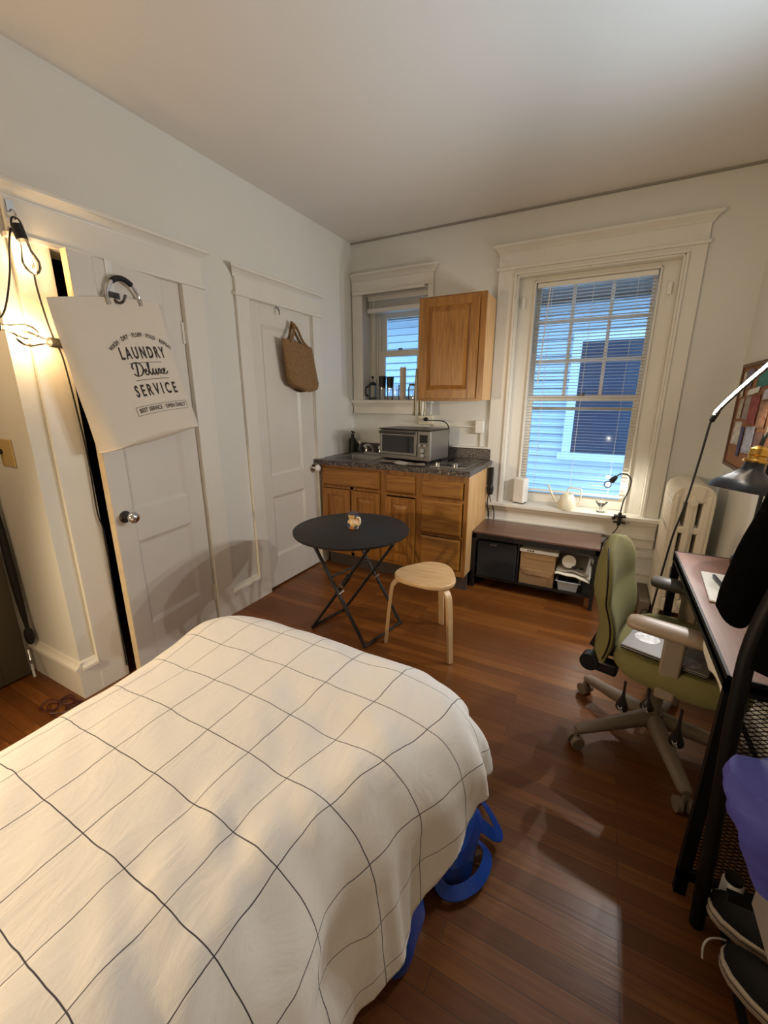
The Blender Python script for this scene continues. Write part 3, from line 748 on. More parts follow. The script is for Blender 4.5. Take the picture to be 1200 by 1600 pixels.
# intercom handset on the cabinet side
ph=thing('power_strip','black charger block hanging at the worktop end with cords below','charger',(1.325,-.08,.66))
MB().box(1.311,1.348,-.115,-.06,.74,.885).build('charger_body',M['blackp'],ph,smooth=False,bevel=.006)
MB().lathe([(0,0),(.022,.005),(.028,.05),(.02,.085),(0,.09)],(1.335,-.10,.665),n=18).build('plug',M['blackp'],ph)
for k,pts in enumerate(([(1.325,-.10,.67),(1.318,-.09,.58),(1.325,-.05,.50),(1.325,-.04,.40)],[(1.33,-.10,.67),(1.345,-.08,.60),(1.365,-.05,.52),(1.372,-.04,.40)],[(1.322,-.10,.67),(1.312,-.06,.60),(1.315,-.03,.50),(1.316,-.03,.38)])):
    MB().tube(catmull(pts,6),.004,8).build('cord',M['rubber'],ph)

# ================================================================ TV BENCH and its load
bx0,bx1,by0,by1=1.31,2.165,-.44,-.06; bz=.452
be=thing('low_bench','low bench with brown top and black metal frame under the tall window','bench',(1.74,-.25,0))
MB().box(bx0,bx1,by0,by1,bz-.014,bz).build('bench_top',M['bench'],be,smooth=False,bevel=.002)
f=MB(); q=.024
f.box(bx0,bx1,by0,by0+q,bz-.05,bz-.014).box(bx0,bx1,by1-q,by1,bz-.05,bz-.014).box(bx0,bx0+q,by0,by1,bz-.05,bz-.014).box(bx1-q,bx1,by0,by1,bz-.05,bz-.014)
for sx in (1,-1):      # curved inner corner of the frame
    c=bx1-q if sx>0 else bx0+q
    pts=[(c,by0+.001,bz-.05)]+[(c-sx*.05+sx*.05*math.cos(t),by0+.001,bz-.10+.05*math.sin(t)) for t in [PI/2*(1-k/6) for k in range(7)]]
    f.prism([(c,by0+.001,bz-.05),(c-sx*.05,by0+.001,bz-.05)]+pts[2:]+[(c,by0+.001,bz-.10)],(0,q-.002,0))
f.build('bench_frame',M['black'],be,smooth=False)
for x in (bx0,bx1-q):
    for y in (by0,by1-q): MB().box(x,x+q,y,y+q,0,bz-.05).build('leg',M['black'],be,smooth=False)
MB().box(bx0+q,bx1-q,by0+.02,by1-.02,.082,.094).build('lower_shelf',M['black'],be,smooth=False)
MB().box(1.642,1.652,by0+.02,by1-.02,.094,bz-.05).build('divider',M['black'],be,smooth=False)
sz=.0945
bb=thing('storage_box','black fabric storage box filling the left side of the bench','box',(1.49,-.25,sz))
MB().box(1.345,1.636,-.425,-.09,sz,.385).build('box_body',mat('black_felt',srgb(30,31,34),.85,bump=.15,bscale=300),bb,smooth=False,bevel=.008)
em=MB()
for k,(dx,dz) in enumerate(((0,0),(.014,.004),(.026,-.002),(.036,.003))): em.box(1.445+dx,1.452+dx,-.4262,-.4252,.352+dz,.366+dz)
em.build('emblem',M['steel'],bb,smooth=False)
def carton(z,h,lab):
    t=thing('cardboard_box',lab,'box',(1.78,-.27,z))
    MB().box(1.662,1.90,-.405,-.12,z,z+h).build('box_body',M['card'],t,smooth=False,bevel=.003)
    MB().prism([(1.672,-.4055,z+h-.004),(1.892,-.4055,z+h-.004),(1.892,-.4055,z+h*.62),(1.70,-.4055,z+h*.62),(1.684,-.4055,z+h*.80)],(0,-.003,0)).build('flap',M['card'],t,smooth=False)
carton(sz,.125,'lower cardboard mailer box on the bench shelf')
carton(sz+.126,.122,'upper cardboard mailer box under the flat white box')
wbx=thing('flat_box','flat white box with three dark dots on top of the mailer boxes','box',(1.785,-.27,sz+.249))
MB().box(1.655,1.915,-.415,-.12,sz+.249,sz+.274).build('box_body',M['whitep'],wbx,smooth=False,bevel=.002)
dt=MB()
for k in range(3): dt.box(1.705+k*.018,1.716+k*.018,-.4160,-.4150,sz+.257,sz+.267)
dt.build('printed_dots',M['print'],wbx,smooth=False)
pb=thing('plastic_tub','clear plastic tub on the bench shelf under the papers','tub',(1.99,-.3,sz))
mb=MB(); basin(mb,1.925,2.065,-.41,-.16,sz+.072,.07,.012,.012); mb.build('tub_body',mat('milky_plastic',srgb(176,184,196),.3),pb,smooth=False,bevel=.004,solid=.002)
MB().box(1.935,2.055,-.40,-.18,sz+.01,sz+.055).build('tub_contents',M['blackp'],pb,smooth=False,bevel=.01)
pp=MB()
def pf(u,v):
    x=1.905+.225*u; y=-.43+.30*v
    return (x,y,.226-.075*max(0,u-.45)**1.5*(1-v*.5)+.006*noise.noise((x*20,y*20,1)))
pp.grid(pf,16,10)
tag(pp.build('paper_stack',M['paper'],solid=.008),'drooping stack of white papers over the plastic tub','papers')
p2=MB()
p2.grid(lambda u,v:(1.91+.21*u,-.40+.26*v,.240+.045*v+.012*noise.noise((u*3,v*3,4))-.03*max(0,u-.6)),14,10)
tag(p2.build('brochure',mat('grey_paper',srgb(168,160,148),.7,var=.1,vscale=12),solid=.004),'grey brochure lying on the white papers in the bench','brochure')
tp_=MB().lathe([(.018,-.012),(.045,-.012),(.045,.012),(.018,.012)],(1.985,-.36,.304),n=28,M=Matrix.Rotation(R(70),3,'X') )
tag(tp_.build('tape_roll',M['whitep']),'white tape roll standing on the grey brochure','tape')
sg=thing('sunglasses','dark sunglasses lying on the grey brochure','sunglasses',(2.05,-.37,.26))
for x in (2.025,2.065): MB().ball((x,-.385,.274),(.018,.006,.012),14,8).build('lens',M['blackp'],sg)
MB().cyl((2.04,-.385,.278),(2.05,-.385,.278),.003,n=8).build('bridge',M['blackp'],sg)

# ================================================================ SILL ITEMS
zq=.6025
rt=thing('router','white upright router on the left end of the window sill','router',(1.57,-.005,zq))
Mr=rotz(R(-18),(1.555,-.0,zq))
MB(Mr).box(-.048,.048,-.04,.04,.006,.205).build('router_body',M['whitep'],rt,smooth=True,bevel=.014,seg=4)
MB(Mr).box(-.042,.042,-.034,.034,0,.006).build('router_foot',M['steeld'],rt,smooth=False,bevel=.002)
MB().tube(catmull([(1.505,.005,zq+.05),(1.49,-.0,zq+.055),(1.475,.01,zq+.02),(1.45,.02,zq+.004)],6),.003,8).build('cable',M['whitep'],rt)
wc=thing('watering_can','cream watering can with long thin spout on the window sill','watering can',(1.90,-.03,zq))
MB().lathe([(0,0),(.062,0),(.064,.01),(.060,.06),(.046,.10),(.032,.118),(.028,.118),(.027,.112),(0,.112)],(1.905,-.03,zq),n=36).build('can_body',M['cream'],wc)
MB().tube(catmull([(1.855,-.03,zq+.03),(1.825,-.03,zq+.05),(1.785,-.03,zq+.12),(1.765,-.03,zq+.165),(1.745,-.03,zq+.172)],7),[.010-.006*i/28 for i in range(29)],10).build('spout',M['cream'],wc)
MB().tube(catmull([(1.90,-.03,zq+.116),(1.905,-.03,zq+.155),(1.93,-.03,zq+.165),(1.985,-.03,zq+.158),(1.995,-.03,zq+.14),(1.99,-.03,zq+.06),(1.962,-.03,zq+.025)],7),.005,10).build('handle',M['cream'],wc)
cp=MB().lathe([(0,0),(.026,0),(.027,.004),(.008,.012),(.008,.03),(.042,.075),(.040,.075),(.006,.034),(0,.032)],(2.137,-.005,zq),n=32)
tag(cp.build('cocktail_glass',M['clear']),'small stemmed glass on the window sill beside the clip lamp','glass')
cl=thing('clip_lamp','black gooseneck clip lamp clamped to the sill edge','lamp',(2.262,-.09,.575))
MB().box(2.225,2.30,-.125,-.075,.6035,.615).box(2.225,2.30,-.125,-.095,.56,.57).cyl((2.262,-.105,.54),(2.262,-.105,.635),.012,n=12).box(2.215,2.235,-.11,-.09,.58,.60).build('clamp',M['blackp'],cl,smooth=False,bevel=.003)
gp=catmull([(2.262,-.10,.63),(2.272,-.085,.72),(2.296,-.06,.80),(2.298,-.05,.865),(2.268,-.05,.900),(2.225,-.05,.898),(2.205,-.05,.876)],8)
MB().tube(gp,.0045,8).build('gooseneck',M['blackp'],cl)
hd=Vector((2.205,-.05,.876)); hdir=Vector((-.62,-.0,-.78)).normalized()
MB().tube([hd-hdir*.006,hd,hd+hdir*.03,hd+hdir*.045],[.008,.014,.020,.019],16).build('lamp_socket',M['blackp'],cl)
bc=hd+hdir*.073
lb=MB().ball(tuple(bc),.026,20,14).build('bulb',M['clear'],cl)
MB().ball(tuple(bc-hdir*.006),.011,12,8).build('filament',M['sillbulb'],lb)
MB().tube(catmull([(2.262,-.108,.545),(2.25,-.10,.50),(2.215,-.08,.44),(2.185,-.05,.385),(2.18,-.03,.33),(2.17,-.03,.26)],7),.0035,8).build('power_cord',M['rubber'],cl)

# ================================================================ RADIATOR
rd=thing('radiator','cream cast-iron radiator in the corner by the tall window','radiator',(2.61,-.24,0))
def section(y):
    mb=MB()
    cols=(2.532,2.61,2.688)
    for cx in cols:
        mb.tube([(cx,y,.10),(cx,y,.14),(cx,y,.86)],[.018,.021,.021],14,flat=.85)
    # top dome, bridges
    def plate(z0,z1,top=False):
        n=14
        pts=[]
        if top:
            for k in range(n+1):
                a=PI*k/n; pts.append((2.61-.108*math.cos(a), y-.015, z0+(z1-z0)*max(0,math.sin(a))**.6))
        else: pts=[(2.503,y-.015,z0),(2.503,y-.015,z1),(2.717,y-.015,z1),(2.717,y-.015,z0)]
        mb.prism(pts,(0,.030,0))
    plate(.815,.925,True); plate(.625,.665); plate(.40,.44); plate(.10,.19)
    mb.box(2.503,2.564,y-.0145,y+.0145,.19,.83).box(2.584,2.636,y-.0145,y+.0145,.19,.83).box(2.656,2.717,y-.0145,y+.0145,.19,.83)
    return mb
for k in range(8):
    y=-.085-.047*k
    section(y).build('radiator_section',M['radi'],rd,bevel=.0085,seg=3)
MB().cyl((2.61,-.45,.145),(2.61,-.05,.145),.02,n=14).cyl((2.61,-.45,.82),(2.61,-.05,.82),.02,n=14).build('connecting_pipe',M['radi'],rd)
for y in (-.085,-.414):
    for x in (2.53,2.69): MB().tube([(x,y,0),(x,y,.05),(x,y,.12)],[.02,.015,.024],12).build('foot',M['radi'],rd)

# ================================================================ LED FLOOR LAMP
ll=thing('floor_lamp','slim arched black floor lamp with a lit strip beside the radiator','lamp',(2.475,-.62,0))
MB().lathe([(0,0),(.095,0),(.10,.006),(.095,.014),(.02,.02),(0,.02)],(2.455,-.62,0),n=36).build('lamp_base',M['blackp'],ll)
MB().tube(catmull([(2.455,-.62,.015),(2.475,-.62,.15),(2.498,-.61,.45),(2.515,-.60,.65),(2.545,-.60,.85),(2.568,-.60,1.10),(2.580,-.60,1.27),(2.586,-.60,1.30)],8),.0055,10).build('lamp_pole',M['blackp'],ll)
A=Vector((2.586,-.60,1.30)); B=Vector((2.60,-.665,1.372)); Cc=Vector((2.618,-.95,1.475)); Dd=Vector((2.64,-1.36,1.60))
arm=catmull([A,A.lerp(B,.5),B,Cc,Dd],7)
MB().tube(arm,[.013]*len(arm),10).build('lamp_head',M['blackp'],ll)
MB().tube(catmull([Dd,(2.645,-1.55,1.635),(2.62,-1.72,1.625),(2.58,-1.80,1.63)],6),.009,10).build('added_extension',M['blackp'],ll)  # unseen arm end, added to carry the uplight
MB().lathe([(0,-.03),(.03,-.03),(.045,.02),(.042,.02),(.028,-.02),(0,-.02)],(2.58,-1.80,1.655),n=30).build('added_uplight_cup',M['blackp'],ll)  # unseen cup, added as a housing for the extra spot
stp=[p+Vector((-.011,-.004,-.009)) for p in arm[8:]]
MB().tube(stp,.0055,8).build('led_strip',M['led'],ll)
# adapter near the radiator
sh=thing('power_adapter','black plug adapter on the floor beside the radiator','adapter',(2.44,-.40,0))
MB().box(2.42,2.47,-.45,-.40,0.0005,.035).build('adapter_body',M['blackp'],sh,smooth=False,bevel=.005)
MB().tube(catmull([(2.45,-.42,.03),(2.46,-.40,.07),(2.49,-.38,.06),(2.49,-.36,.02)],6),.003,8).build('cord',M['rubber'],sh)
gb=MB().box(2.44,2.50,-.36,-.03,.0005,.11)
tag(gb.build('floor_box',mat('taupe_card',srgb(120,108,92),.7),smooth=False,bevel=.004),'low taupe box on the floor between bench and radiator','box')

# ================================================================ CORK BOARD
cbd=thing('cork_board','framed cork board covered in papers on the right wall','board',(2.78,-.56,1.02))
MB().box(2.775,2.789,-.985,-.135,1.04,1.585).build('cork_panel',mat('cork',srgb(150,106,76),.9,var=.25,vscale=90),cbd,smooth=False)
fr=MB().box(2.765,2.789,-1.0,-.985,1.022,1.603).box(2.765,2.789,-.135,-.12,1.022,1.603).box(2.765,2.789,-.985,-.135,1.022,1.042).box(2.765,2.789,-.985,-.135,1.583,1.603)
fr.build('board_frame',mat('brown_frame',srgb(104,74,54),.55),cbd,smooth=False,bevel=.002)
papers=[(-.175,-.33,1.155,1.285,(212,206,198),'white paper with grey picture pinned lowest left on the cork board'),
(-.19,-.27,1.30,1.41,(188,178,156),'beige ticket pinned at the left edge of the cork board'),
(-.34,-.40,1.10,1.26,(78,74,120),'narrow indigo strip pinned low on the cork board'),
(-.44,-.60,1.13,1.27,(176,180,200),'pale blue crumpled card pinned low on the cork board'),
(-.30,-.42,1.30,1.43,(170,158,150),'grey photo strip pinned mid left on the cork board'),
(-.40,-.56,1.28,1.43,(150,72,66),'red patterned card pinned in the middle of the cork board'),
(-.31,-.52,1.435,1.465,(226,222,214),'thin white label pinned across the cork board'),
(-.24,-.36,1.47,1.57,(128,118,140),'mauve printed photo pinned at the top left of the cork board'),
(-.44,-.66,1.47,1.56,(58,126,120),'teal leaf-like print pinned at the top of the cork board'),
(-.58,-.72,1.27,1.40,(176,132,104),'tan envelope pinned on the right of the red card'),
(-.60,-.76,1.41,1.46,(206,200,206),'white note pinned below the teal print'),
(-.61,-.74,1.10,1.25,(120,92,84),'brown photo print pinned right of the pale blue card'),
(-.77,-.93,1.24,1.40,(192,184,170),'cream card pinned at the far right of the cork board'),
(-.70,-.86,1.47,1.57,(150,110,96),'rust coloured print pinned at the top right of the cork board'),
(-.17,-.23,1.42,1.56,(206,198,184),'pale slip pinned in the top left corner of the cork board')]
for k,(ya,yb,z0,z1,c,lab) in enumerate(papers):
    xx=2.7735-.0012*(k%4)
    mb=MB(); a=R(random.uniform(-5,5)); cy=(ya+yb)/2; cz=(z0+z1)/2
    def fn(u,v,k=k):
        dy=(u-.5)*(yb-ya); dz=(v-.5)*(z1-z0)
        return (xx-.006*(1-v)*(.5+noise.noise((u*3,v*3,k))), cy+dy*math.cos(a)-dz*math.sin(a), cz+dz*math.cos(a)+dy*math.sin(a))
    mb.grid(fn,6,6)
    tag(mb.build('pinned_paper',mat('pinned_paper_%d'%k,srgb(*c),.7,var=.4,vscale=45),solid=.0004),lab,'paper','papers pinned on the cork board')

# ================================================================ DESK
dx0,dx1,dy0,dy1=2.445,2.785,-2.185,-1.187; dz=.742
dk=thing('desk','narrow desk with reddish brown top and black metal frame on the right','desk',(2.61,-1.69,0))
MB().box(dx0+.006,dx1,dy0+.006,dy1-.006,dz-.012,dz).build('desk_top',M['brownwood'],dk,smooth=False,bevel=.002)
f=MB(); q=.022
f.box(dx0,dx0+.006,dy0,dy1,dz-.03,dz+.001).box(dx0,dx1,dy0,dy0+.006,dz-.03,dz+.001).box(dx0,dx1,dy1-.006,dy1,dz-.03,dz+.001)
f.box(dx0,dx0+q,dy0,dy1,dz-.045,dz-.013).box(dx1-q,dx1,dy0,dy1,dz-.045,dz-.013).box(dx0,dx1,dy0,dy0+q,dz-.045,dz-.013).box(dx0,dx1,dy1-q,dy1,dz-.045,dz-.013)
f.build('desk_frame',M['rackblack'],dk,smooth=False)
MB().box(dx0,dx1,dy0,dy0+q,.06,.085).box(dx0,dx1,dy1-q,dy1,.06,.085).box(dx1-q,dx1,dy0,dy1,.06,.085).build('foot_rail',M['rackblack'],dk,smooth=False)
for x in (dx0,dx1-q):
    for y in (dy0,dy1-q): MB().box(x,x+q+.008*(x==dx0),y,y+q,0,dz-.045).build('leg',M['rackblack'],dk,smooth=False)
def mesh_panel(y):
    mb=MB(); pw,phh=.026,.013
    z=.09; r=0
    while z<dz-.05:
        x=dx0+q+(pw/2 if r%2 else 0)
        while x<dx1-q-pw/2:
            for (xa,za,xb,zb) in ((x,z,x+pw/2,z+phh/2),(x+pw/2,z+phh/2,x+pw,z),):
                mb.add([(xa,y,za-.0012),(xb,y,zb-.0012),(xb,y,zb+.0012),(xa,y,za+.0012)],[(0,1,2,3)])
                mb.add([(xa,y,z*2-za-.0012),(xb,y,z*2-zb-.0012),(xb,y,z*2-zb+.0012),(xa,y,z*2-za+.0012)],[(0,1,2,3)])
            x+=pw
        z+=phh/2; r+=1
    return mb
mesh_panel(dy0+.011).build('mesh_panel',M['black'],dk,smooth=False,solid=.0015)
# white envelope hanging below the front edge
ev_o=thing('folded_paper','crumpled white paper sticking out under the desk top edge','paper',(2.45,-1.98,.66))
# keep it just in front of the rail
ev=MB(); ev.grid(lambda u,v:(2.452-.004*math.sin(u*9+v*3), -1.90-.23*u-.02*v, .696-.05*v*(.8+.3*math.sin(u*7))),14,8)
ev.build('paper_sheet',M['paper'],ev_o,solid=.001)
# tablet on the desk
Ml=rotz(R(-4),(2.60,-1.585,dz+.0012))
tb=thing('tablet','white tablet lying on the brown desk top','tablet',(2.60,-1.585,dz+.001))
MB(Ml).box(-.107,.107,-.145,.145,0,.008).build('tablet_body',M['whitep'],tb,smooth=True,bevel=.006,seg=3)
MB(Ml).box(-.104,.104,-.142,.142,-.0,.0015).build('tablet_back',M['steeld'],tb,smooth=False)
sty=MB(Ml); sty.tube([(-.072,.095,.0145),(-.068,.06,.0145),(-.050,-.045,.0145)],[.0055,.0065,.0055],10)
tag(sty.build('remote_pen',M['steeld']),'dark grey pen lying on the white tablet','pen')
# desk lamp
dl=thing('desk_lamp','black dome desk lamp with brass neck at the back of the desk','lamp',(2.71,-1.12,.742))
lc=Vector((2.644,-1.165,1.035)); Rm=Matrix.Rotation(R(8),3,'Y') @ Matrix.Rotation(R(-6),3,'X') @ Matrix.Scale(.89,3)
MB().lathe([(.140,0),(.142,.002),(.139,.012),(.128,.034),(.108,.052),(.075,.075),(.050,.098),(.040,.112),(.038,.14),(.036,.14),(.036,.112),(.046,.096),(.072,.071),(.104,.048),(.124,.031),(.135,.012),(.138,.001)],tuple(lc),n=48,M=Rm).build('lamp_shade',mat('lamp_black',srgb(40,42,48),.3,.3),dl)
MB().lathe([(.136,.003),(.133,.012),(.122,.03),(.102,.046),(.07,.068),(.0,.08),(.0,.0795),(.069,.067),(.101,.045),(.121,.029),(.132,.0115),(.135,.003)],tuple(lc),n=48,M=Rm).build('shade_lining',M['whitep'],dl)
MB().lathe([(0,.138),(.047,.138),(.05,.146),(.047,.152),(.036,.155),(.034,.166),(.04,.172),(.036,.20),(.02,.215),(0,.22)],tuple(lc),n=32,M=Rm).build('brass_neck',M['brass'],dl)
MB().tube(catmull([(2.668,-1.145,1.225),(2.68,-1.13,1.265),(2.71,-1.09,1.27),(2.735,-1.05,1.2),(2.735,-1.045,1.0),(2.735,-1.045,.2),(2.735,-1.045,.02)],8),.008,10).build('lamp_stem',M['blackp'],dl)
MB().lathe([(0,0),(.055,0),(.055,.012),(.02,.02),(0,.02)],(2.72,-1.045,0),n=30).build('lamp_foot',M['blackp'],dl)
# black round speaker on the desk
spk=MB().lathe([(0,0),(.026,0),(.032,.012),(.032,.035),(.024,.048),(0,.052)],(2.655,-1.275,dz+.0012),n=28)
tag(spk.build('speaker',M['blackp']),'small round black speaker at the far end of the desk','speaker')
md=MB().ball((2.70,-2.09,dz+.022),(.03,.025,.021),16,10)
tag(md.build('wooden_massager',mat('tan_wood',srgb(160,108,64),.5,var=.1,vscale=20)),'tan wooden knob on the near end of the desk','knob')

# ================================================================ OFFICE CHAIR
CH=Matrix.Translation((2.42,-1.56,0)) @ Matrix.Rotation(R(-13.5),4,'Z')
ch=thing('office_chair','green upholstered office chair pushed up to the desk','office chair',(2.42,-1.56,0))
def P(x,y,z): return CH @ Vector((x,y,z))
# star base
for k in range(5):
    a=R(141+72*k)-R(-13.5)
    dx_,dy_=math.cos(a),math.sin(a)
    rings=[]
    for t in (0,.15,.4,.7,.95,1.0):
        r_=.035+.295*t; w=.034-.010*t; h=.034-.015*t; zc=.118-.035*t
        if t==1.0: w*=.6;h*=.6
        rings.append([(dx_*r_-dy_*w*c, dy_*r_+dx_*w*c, zc+h*s_) for c,s_ in [(math.cos(2*PI*j/14),math.sin(2*PI*j/14)) for j in range(14)]])
    arm_=MB(CH).loft(rings).build('base_arm',M['taupe'],ch)
    cx,cy=dx_*.325,dy_*.325
    ca=MB(CH)
    ox,oy=-dy_*.0,dx_*.0
    for s_ in (-1,1):
        c0=Vector((cx-dy_*.008*s_,cy+dx_*.008*s_,.0275)); c1_=Vector((cx-dy_*.026*s_,cy+dx_*.026*s_,.0275))
        ca.cyl(c0,c1_,.027,n=18)
    ca.cyl((cx,cy,.03),(cx,cy,.075),.009,n=10)
    ca.build('caster',M['taupe'],arm_)
MB(CH).cyl((0,0,.085),(0,0,.15),.042,.036).cyl((0,0,.15),(0,0,.36),.027).build('gas_column',M['taupe'],ch)
MB(CH).box(-.10,.12,-.075,.075,.335,.385).box(-.24,-.08,-.04,.04,.345,.38).build('mechanism',M['blackp'],ch,smooth=True,bevel=.012)
# seat cushion
def superpt(a,rx,ry,e=3.2):
    c,s_=math.cos(a),math.sin(a)
    return (math.copysign(abs(c)**(2/e),c)*rx, math.copysign(abs(s_)**(2/e),s_)*ry)
rings=[]
N=40
for (z,k) in ((.385,.86),(.39,.93),(.41,.985),(.435,1.0),(.46,.985),(.476,.93),(.483,.80),(.484,.4),(.484,.02)):
    ring=[]
    for j in range(N):
        x,y=superpt(2*PI*j/N,.225*k,.245*k)
        zz=z+(.012*(abs(y)/.245)**2 if z>.44 else 0)-(.03*max(0,(x-.12)/.1)**2 if z>.4 else 0)
        ring.append((x+.055,y,zz))
    rings.append(ring)
MB(CH).loft(rings).build('seat_cushion',M['green'],ch)
# backrest: swept profile
def backring(v):      # v 0..1 bottom to top
    z=.385+.485*v
    half=(.17+.055*math.sin(min(v*1.25,1)*PI/2)) if v<.55 else .225*(1-max(0,(v-.55)/.45)**2.6)**.5
    half=max(half,.02)
    lean=-.215-.055*math.sin(v*PI*.9)*.3 - .02*v
    bow=.028*math.sin(max(0,min(1,(v-.02)/.55))*PI)    # lumbar
    th=.070*(1-.55*max(0,(v-.7)/.3)**2)*(.75+.25*min(1,v/.12))
    ring=[]
    n=36
    for j in range(n):
        x,y=superpt(2*PI*j/n,th*.55,half,2.6)
        wrap=.055*(abs(y)/.225)**2
        ring.append((lean+bow+x+wrap*(1 if x<0 else .95)+.0,y,z))
    return ring
rings=[backring(k/22) for k in range(23)]
last=rings[-1]; c_=sum((Vector(p) for p in last),Vector())/len(last)
rings.append([tuple(c_+ (Vector(p)-c_)*.3+Vector((0,0,.006))) for p in last])
bk=MB(CH).loft(rings).build('backrest',M['green'],ch)
# piping seam along both edges
for sgn in (-1,1):
    pts=[]
    for k in range(1,22):
        r_=backring(k/22); ys_=[p[1]*sgn for p in r_]; j=ys_.index(max(ys_)); p=r_[j]
        pts.append((p[0]-.004,p[1]+sgn*.001,p[2]))
    MB(CH).tube(pts,.003,6).build('seam_piping',M['lever'],bk)
MB(CH).tube([(-.23,0,.40),(-.25,0,.37),(-.20,0,.355)],.022,10,flat=1.4).build('back_bracket',M['blackp'],ch)
MB(CH).cyl((-.232,-.17,.365),(-.232,-.125,.365),.036,n=24).cyl((-.232,-.125,.365),(-.232,.12,.365),.014,n=12).build('tension_knob',M['blackp'],ch)
MB(CH).box(-.215,-.13,-.165,-.11,.335,.385).build('knob_housing',M['blackp'],ch,smooth=True,bevel=.008)
# armrests
for sgn,pm_ in ((-1,M['taupepad']),(1,M['darkpad'])):
    y=sgn*.225
    rings=[]
    for t,k in ((-.115,.35),(-.108,.75),(-.09,.95),(-.05,1),(.06,1.02),(.11,.98),(.128,.8),(.137,.4)):
        rings.append([(t, y+.046*k*math.cos(2*PI*j/20), .630+.027*k*math.sin(2*PI*j/20)*(1 if math.sin(2*PI*j/20)>0 else .9)) for j in range(20)])
    ar=thing_arm=MB(CH).loft(rings).build('armrest',pm_,ch)
    MB(CH).box(.005,.068,y-.016,y+.016,.37,.622).build('arm_post',M['taupe'],ar,smooth=True,bevel=.008)
    MB(CH).box(.01,.063,min(y,y*.35),max(y,y*.35),.362,.384).build('arm_bracket',M['blackp'],ar,smooth=False,bevel=.004)
# levers with teardrop ends and white pictograms
def lever(x,y,zt,zb,name='adjustment_lever',r=.022):
    lv=MB(CH)
    rings=[]
    for t,k in ((0,.22),(.3,.20),(.5,.3),(.65,.62),(.8,.95),(.9,1),(.97,.75),(1.0,.2)):
        z=zt+(zb-zt)*t
        rings.append([(x+.004*t+r*k*math.cos(2*PI*j/14), y-.012*t+r*.55*k*math.sin(2*PI*j/14), z) for j in range(14)])
    o=lv.loft(rings).build(name,M['lever'],ch)
    g=MB(CH); zc=zt+(zb-zt)*.86; yy=y-.012*.86-r*.56
    for (a0,b0,a1,b1) in ((-.009,.009,-.004,-.004),(-.007,.001,.006,.002),(.005,.010,.004,.0),(-.003,-.005,.008,-.008),(.006,-.002,.009,-.010)):
        g.tube([(x+a0,yy-.0012,zc+b0),(x+a1,yy-.0012,zc+b1)],.0012,6)
    g.build('pictogram',M['whitep'],o)
lever(-.085,-.235,.385,.262); lever(-.01,-.215,.385,.295,r=.024); lever(.095,-.255,.375,.228,r=.024); lever(.20,-.20,.40,.29,r=.014)
# laptop on the seat
LP=CH @ rotz(R(-5),(.015,-.12,.497))
lp=thing('laptop','closed grey laptop with round stickers lying on the chair seat','laptop',(2.42,-1.7,.497))
MB(LP).box(-.135,.135,-.095,.095,0,.010).build('laptop_base',M['steeld'],lp,smooth=False,bevel=.003)
MB(LP).box(-.135,.135,-.095,.095,.0115,.017).build('laptop_lid',mat('laptop_grey',srgb(110,104,98),.45),lp,smooth=False,bevel=.003)
stk=[(-.075,.02,.042,(220,220,222)),(.02,.045,.03,(60,56,56)),(.072,-.05,.036,(150,140,140)),(.03,-.045,.028,(44,38,40)),(.10,.03,.026,(120,112,112))]
for k,(x,y,r_,c) in enumerate(stk):
    MB(LP).lathe([(0,.017),(r_,.017),(r_,.0176),(0,.0178)],(x,y,0),n=30).build('sticker',mat('sticker_%d'%k,srgb(*c),.5,var=.45,vscale=50),lp)

# ================================================================ ROUND TABLE + MUG
tc_=Vector((.888,-1.475,0)); tz=.70
rtb=thing('folding_table','round black metal folding table beside the stool','table',tuple(tc_))
MB().lathe([(0,-.010),(.318,-.010),(.325,-.016),(.328,-.012),(.328,-.002),(.325,0),(0,0)],(tc_.x,tc_.y,tz),n=72).build('table_top',M['black'],rtb)
ya,yb=-1.53,-1.20
lg=lambda p,q_: MB().tube([p,q_],.0125,12,flat=.75)
l1_=lg((.605,ya,tz-.03),(1.01,ya-.012,.004)).build('leg',M['black'],rtb)
l2_=lg((.665,yb,tz-.03),(1.075,yb,.004)).build('leg',M['black'],rtb)
l3_=lg((1.06,ya+.03,tz-.03),(.600,ya+.02,.004)).build('leg',M['black'],rtb)
l4_=lg((1.115,yb-.03,tz-.03),(.655,yb-.035,.004)).build('leg',M['black'],rtb)
for p0_,p1_,r_ in (((1.01,ya-.012,.012),(1.075,yb,.012),.008),((.60,ya+.02,.012),(.655,yb-.035,.012),.008),((.78,ya+.0,.40),(.84,yb,.40),.006),((1.06,ya+.03,tz-.022),(1.115,yb-.03,tz-.022),.009),((.605,ya,tz-.022),(.665,yb,tz-.022),.009)):
    MB().cyl(p0_,p1_,r_).build('cross_bar',M['black'],rtb)
MB().tube([(.885,-1.505,.417),(.84,-1.505,.351)],.0165,12).build('latch',M['black'],rtb)
MB().tube([(.841,-1.505,.353),(.834,-1.505,.343)],.0172,12).build('latch_ring',M['chrome'],rtb)
for p in ((.833,ya,.304),(.90,yb-.01,.30)): MB().cyl((p[0],p[1]-.016,p[2]),(p[0],p[1]+.04,p[2]),.006,n=10).build('pivot',M['chrome'],rtb)
mg=thing('mug','small painted jug with cream handle on the round table','jug',(.90,-1.46,tz))
mx,my=.895,-1.462
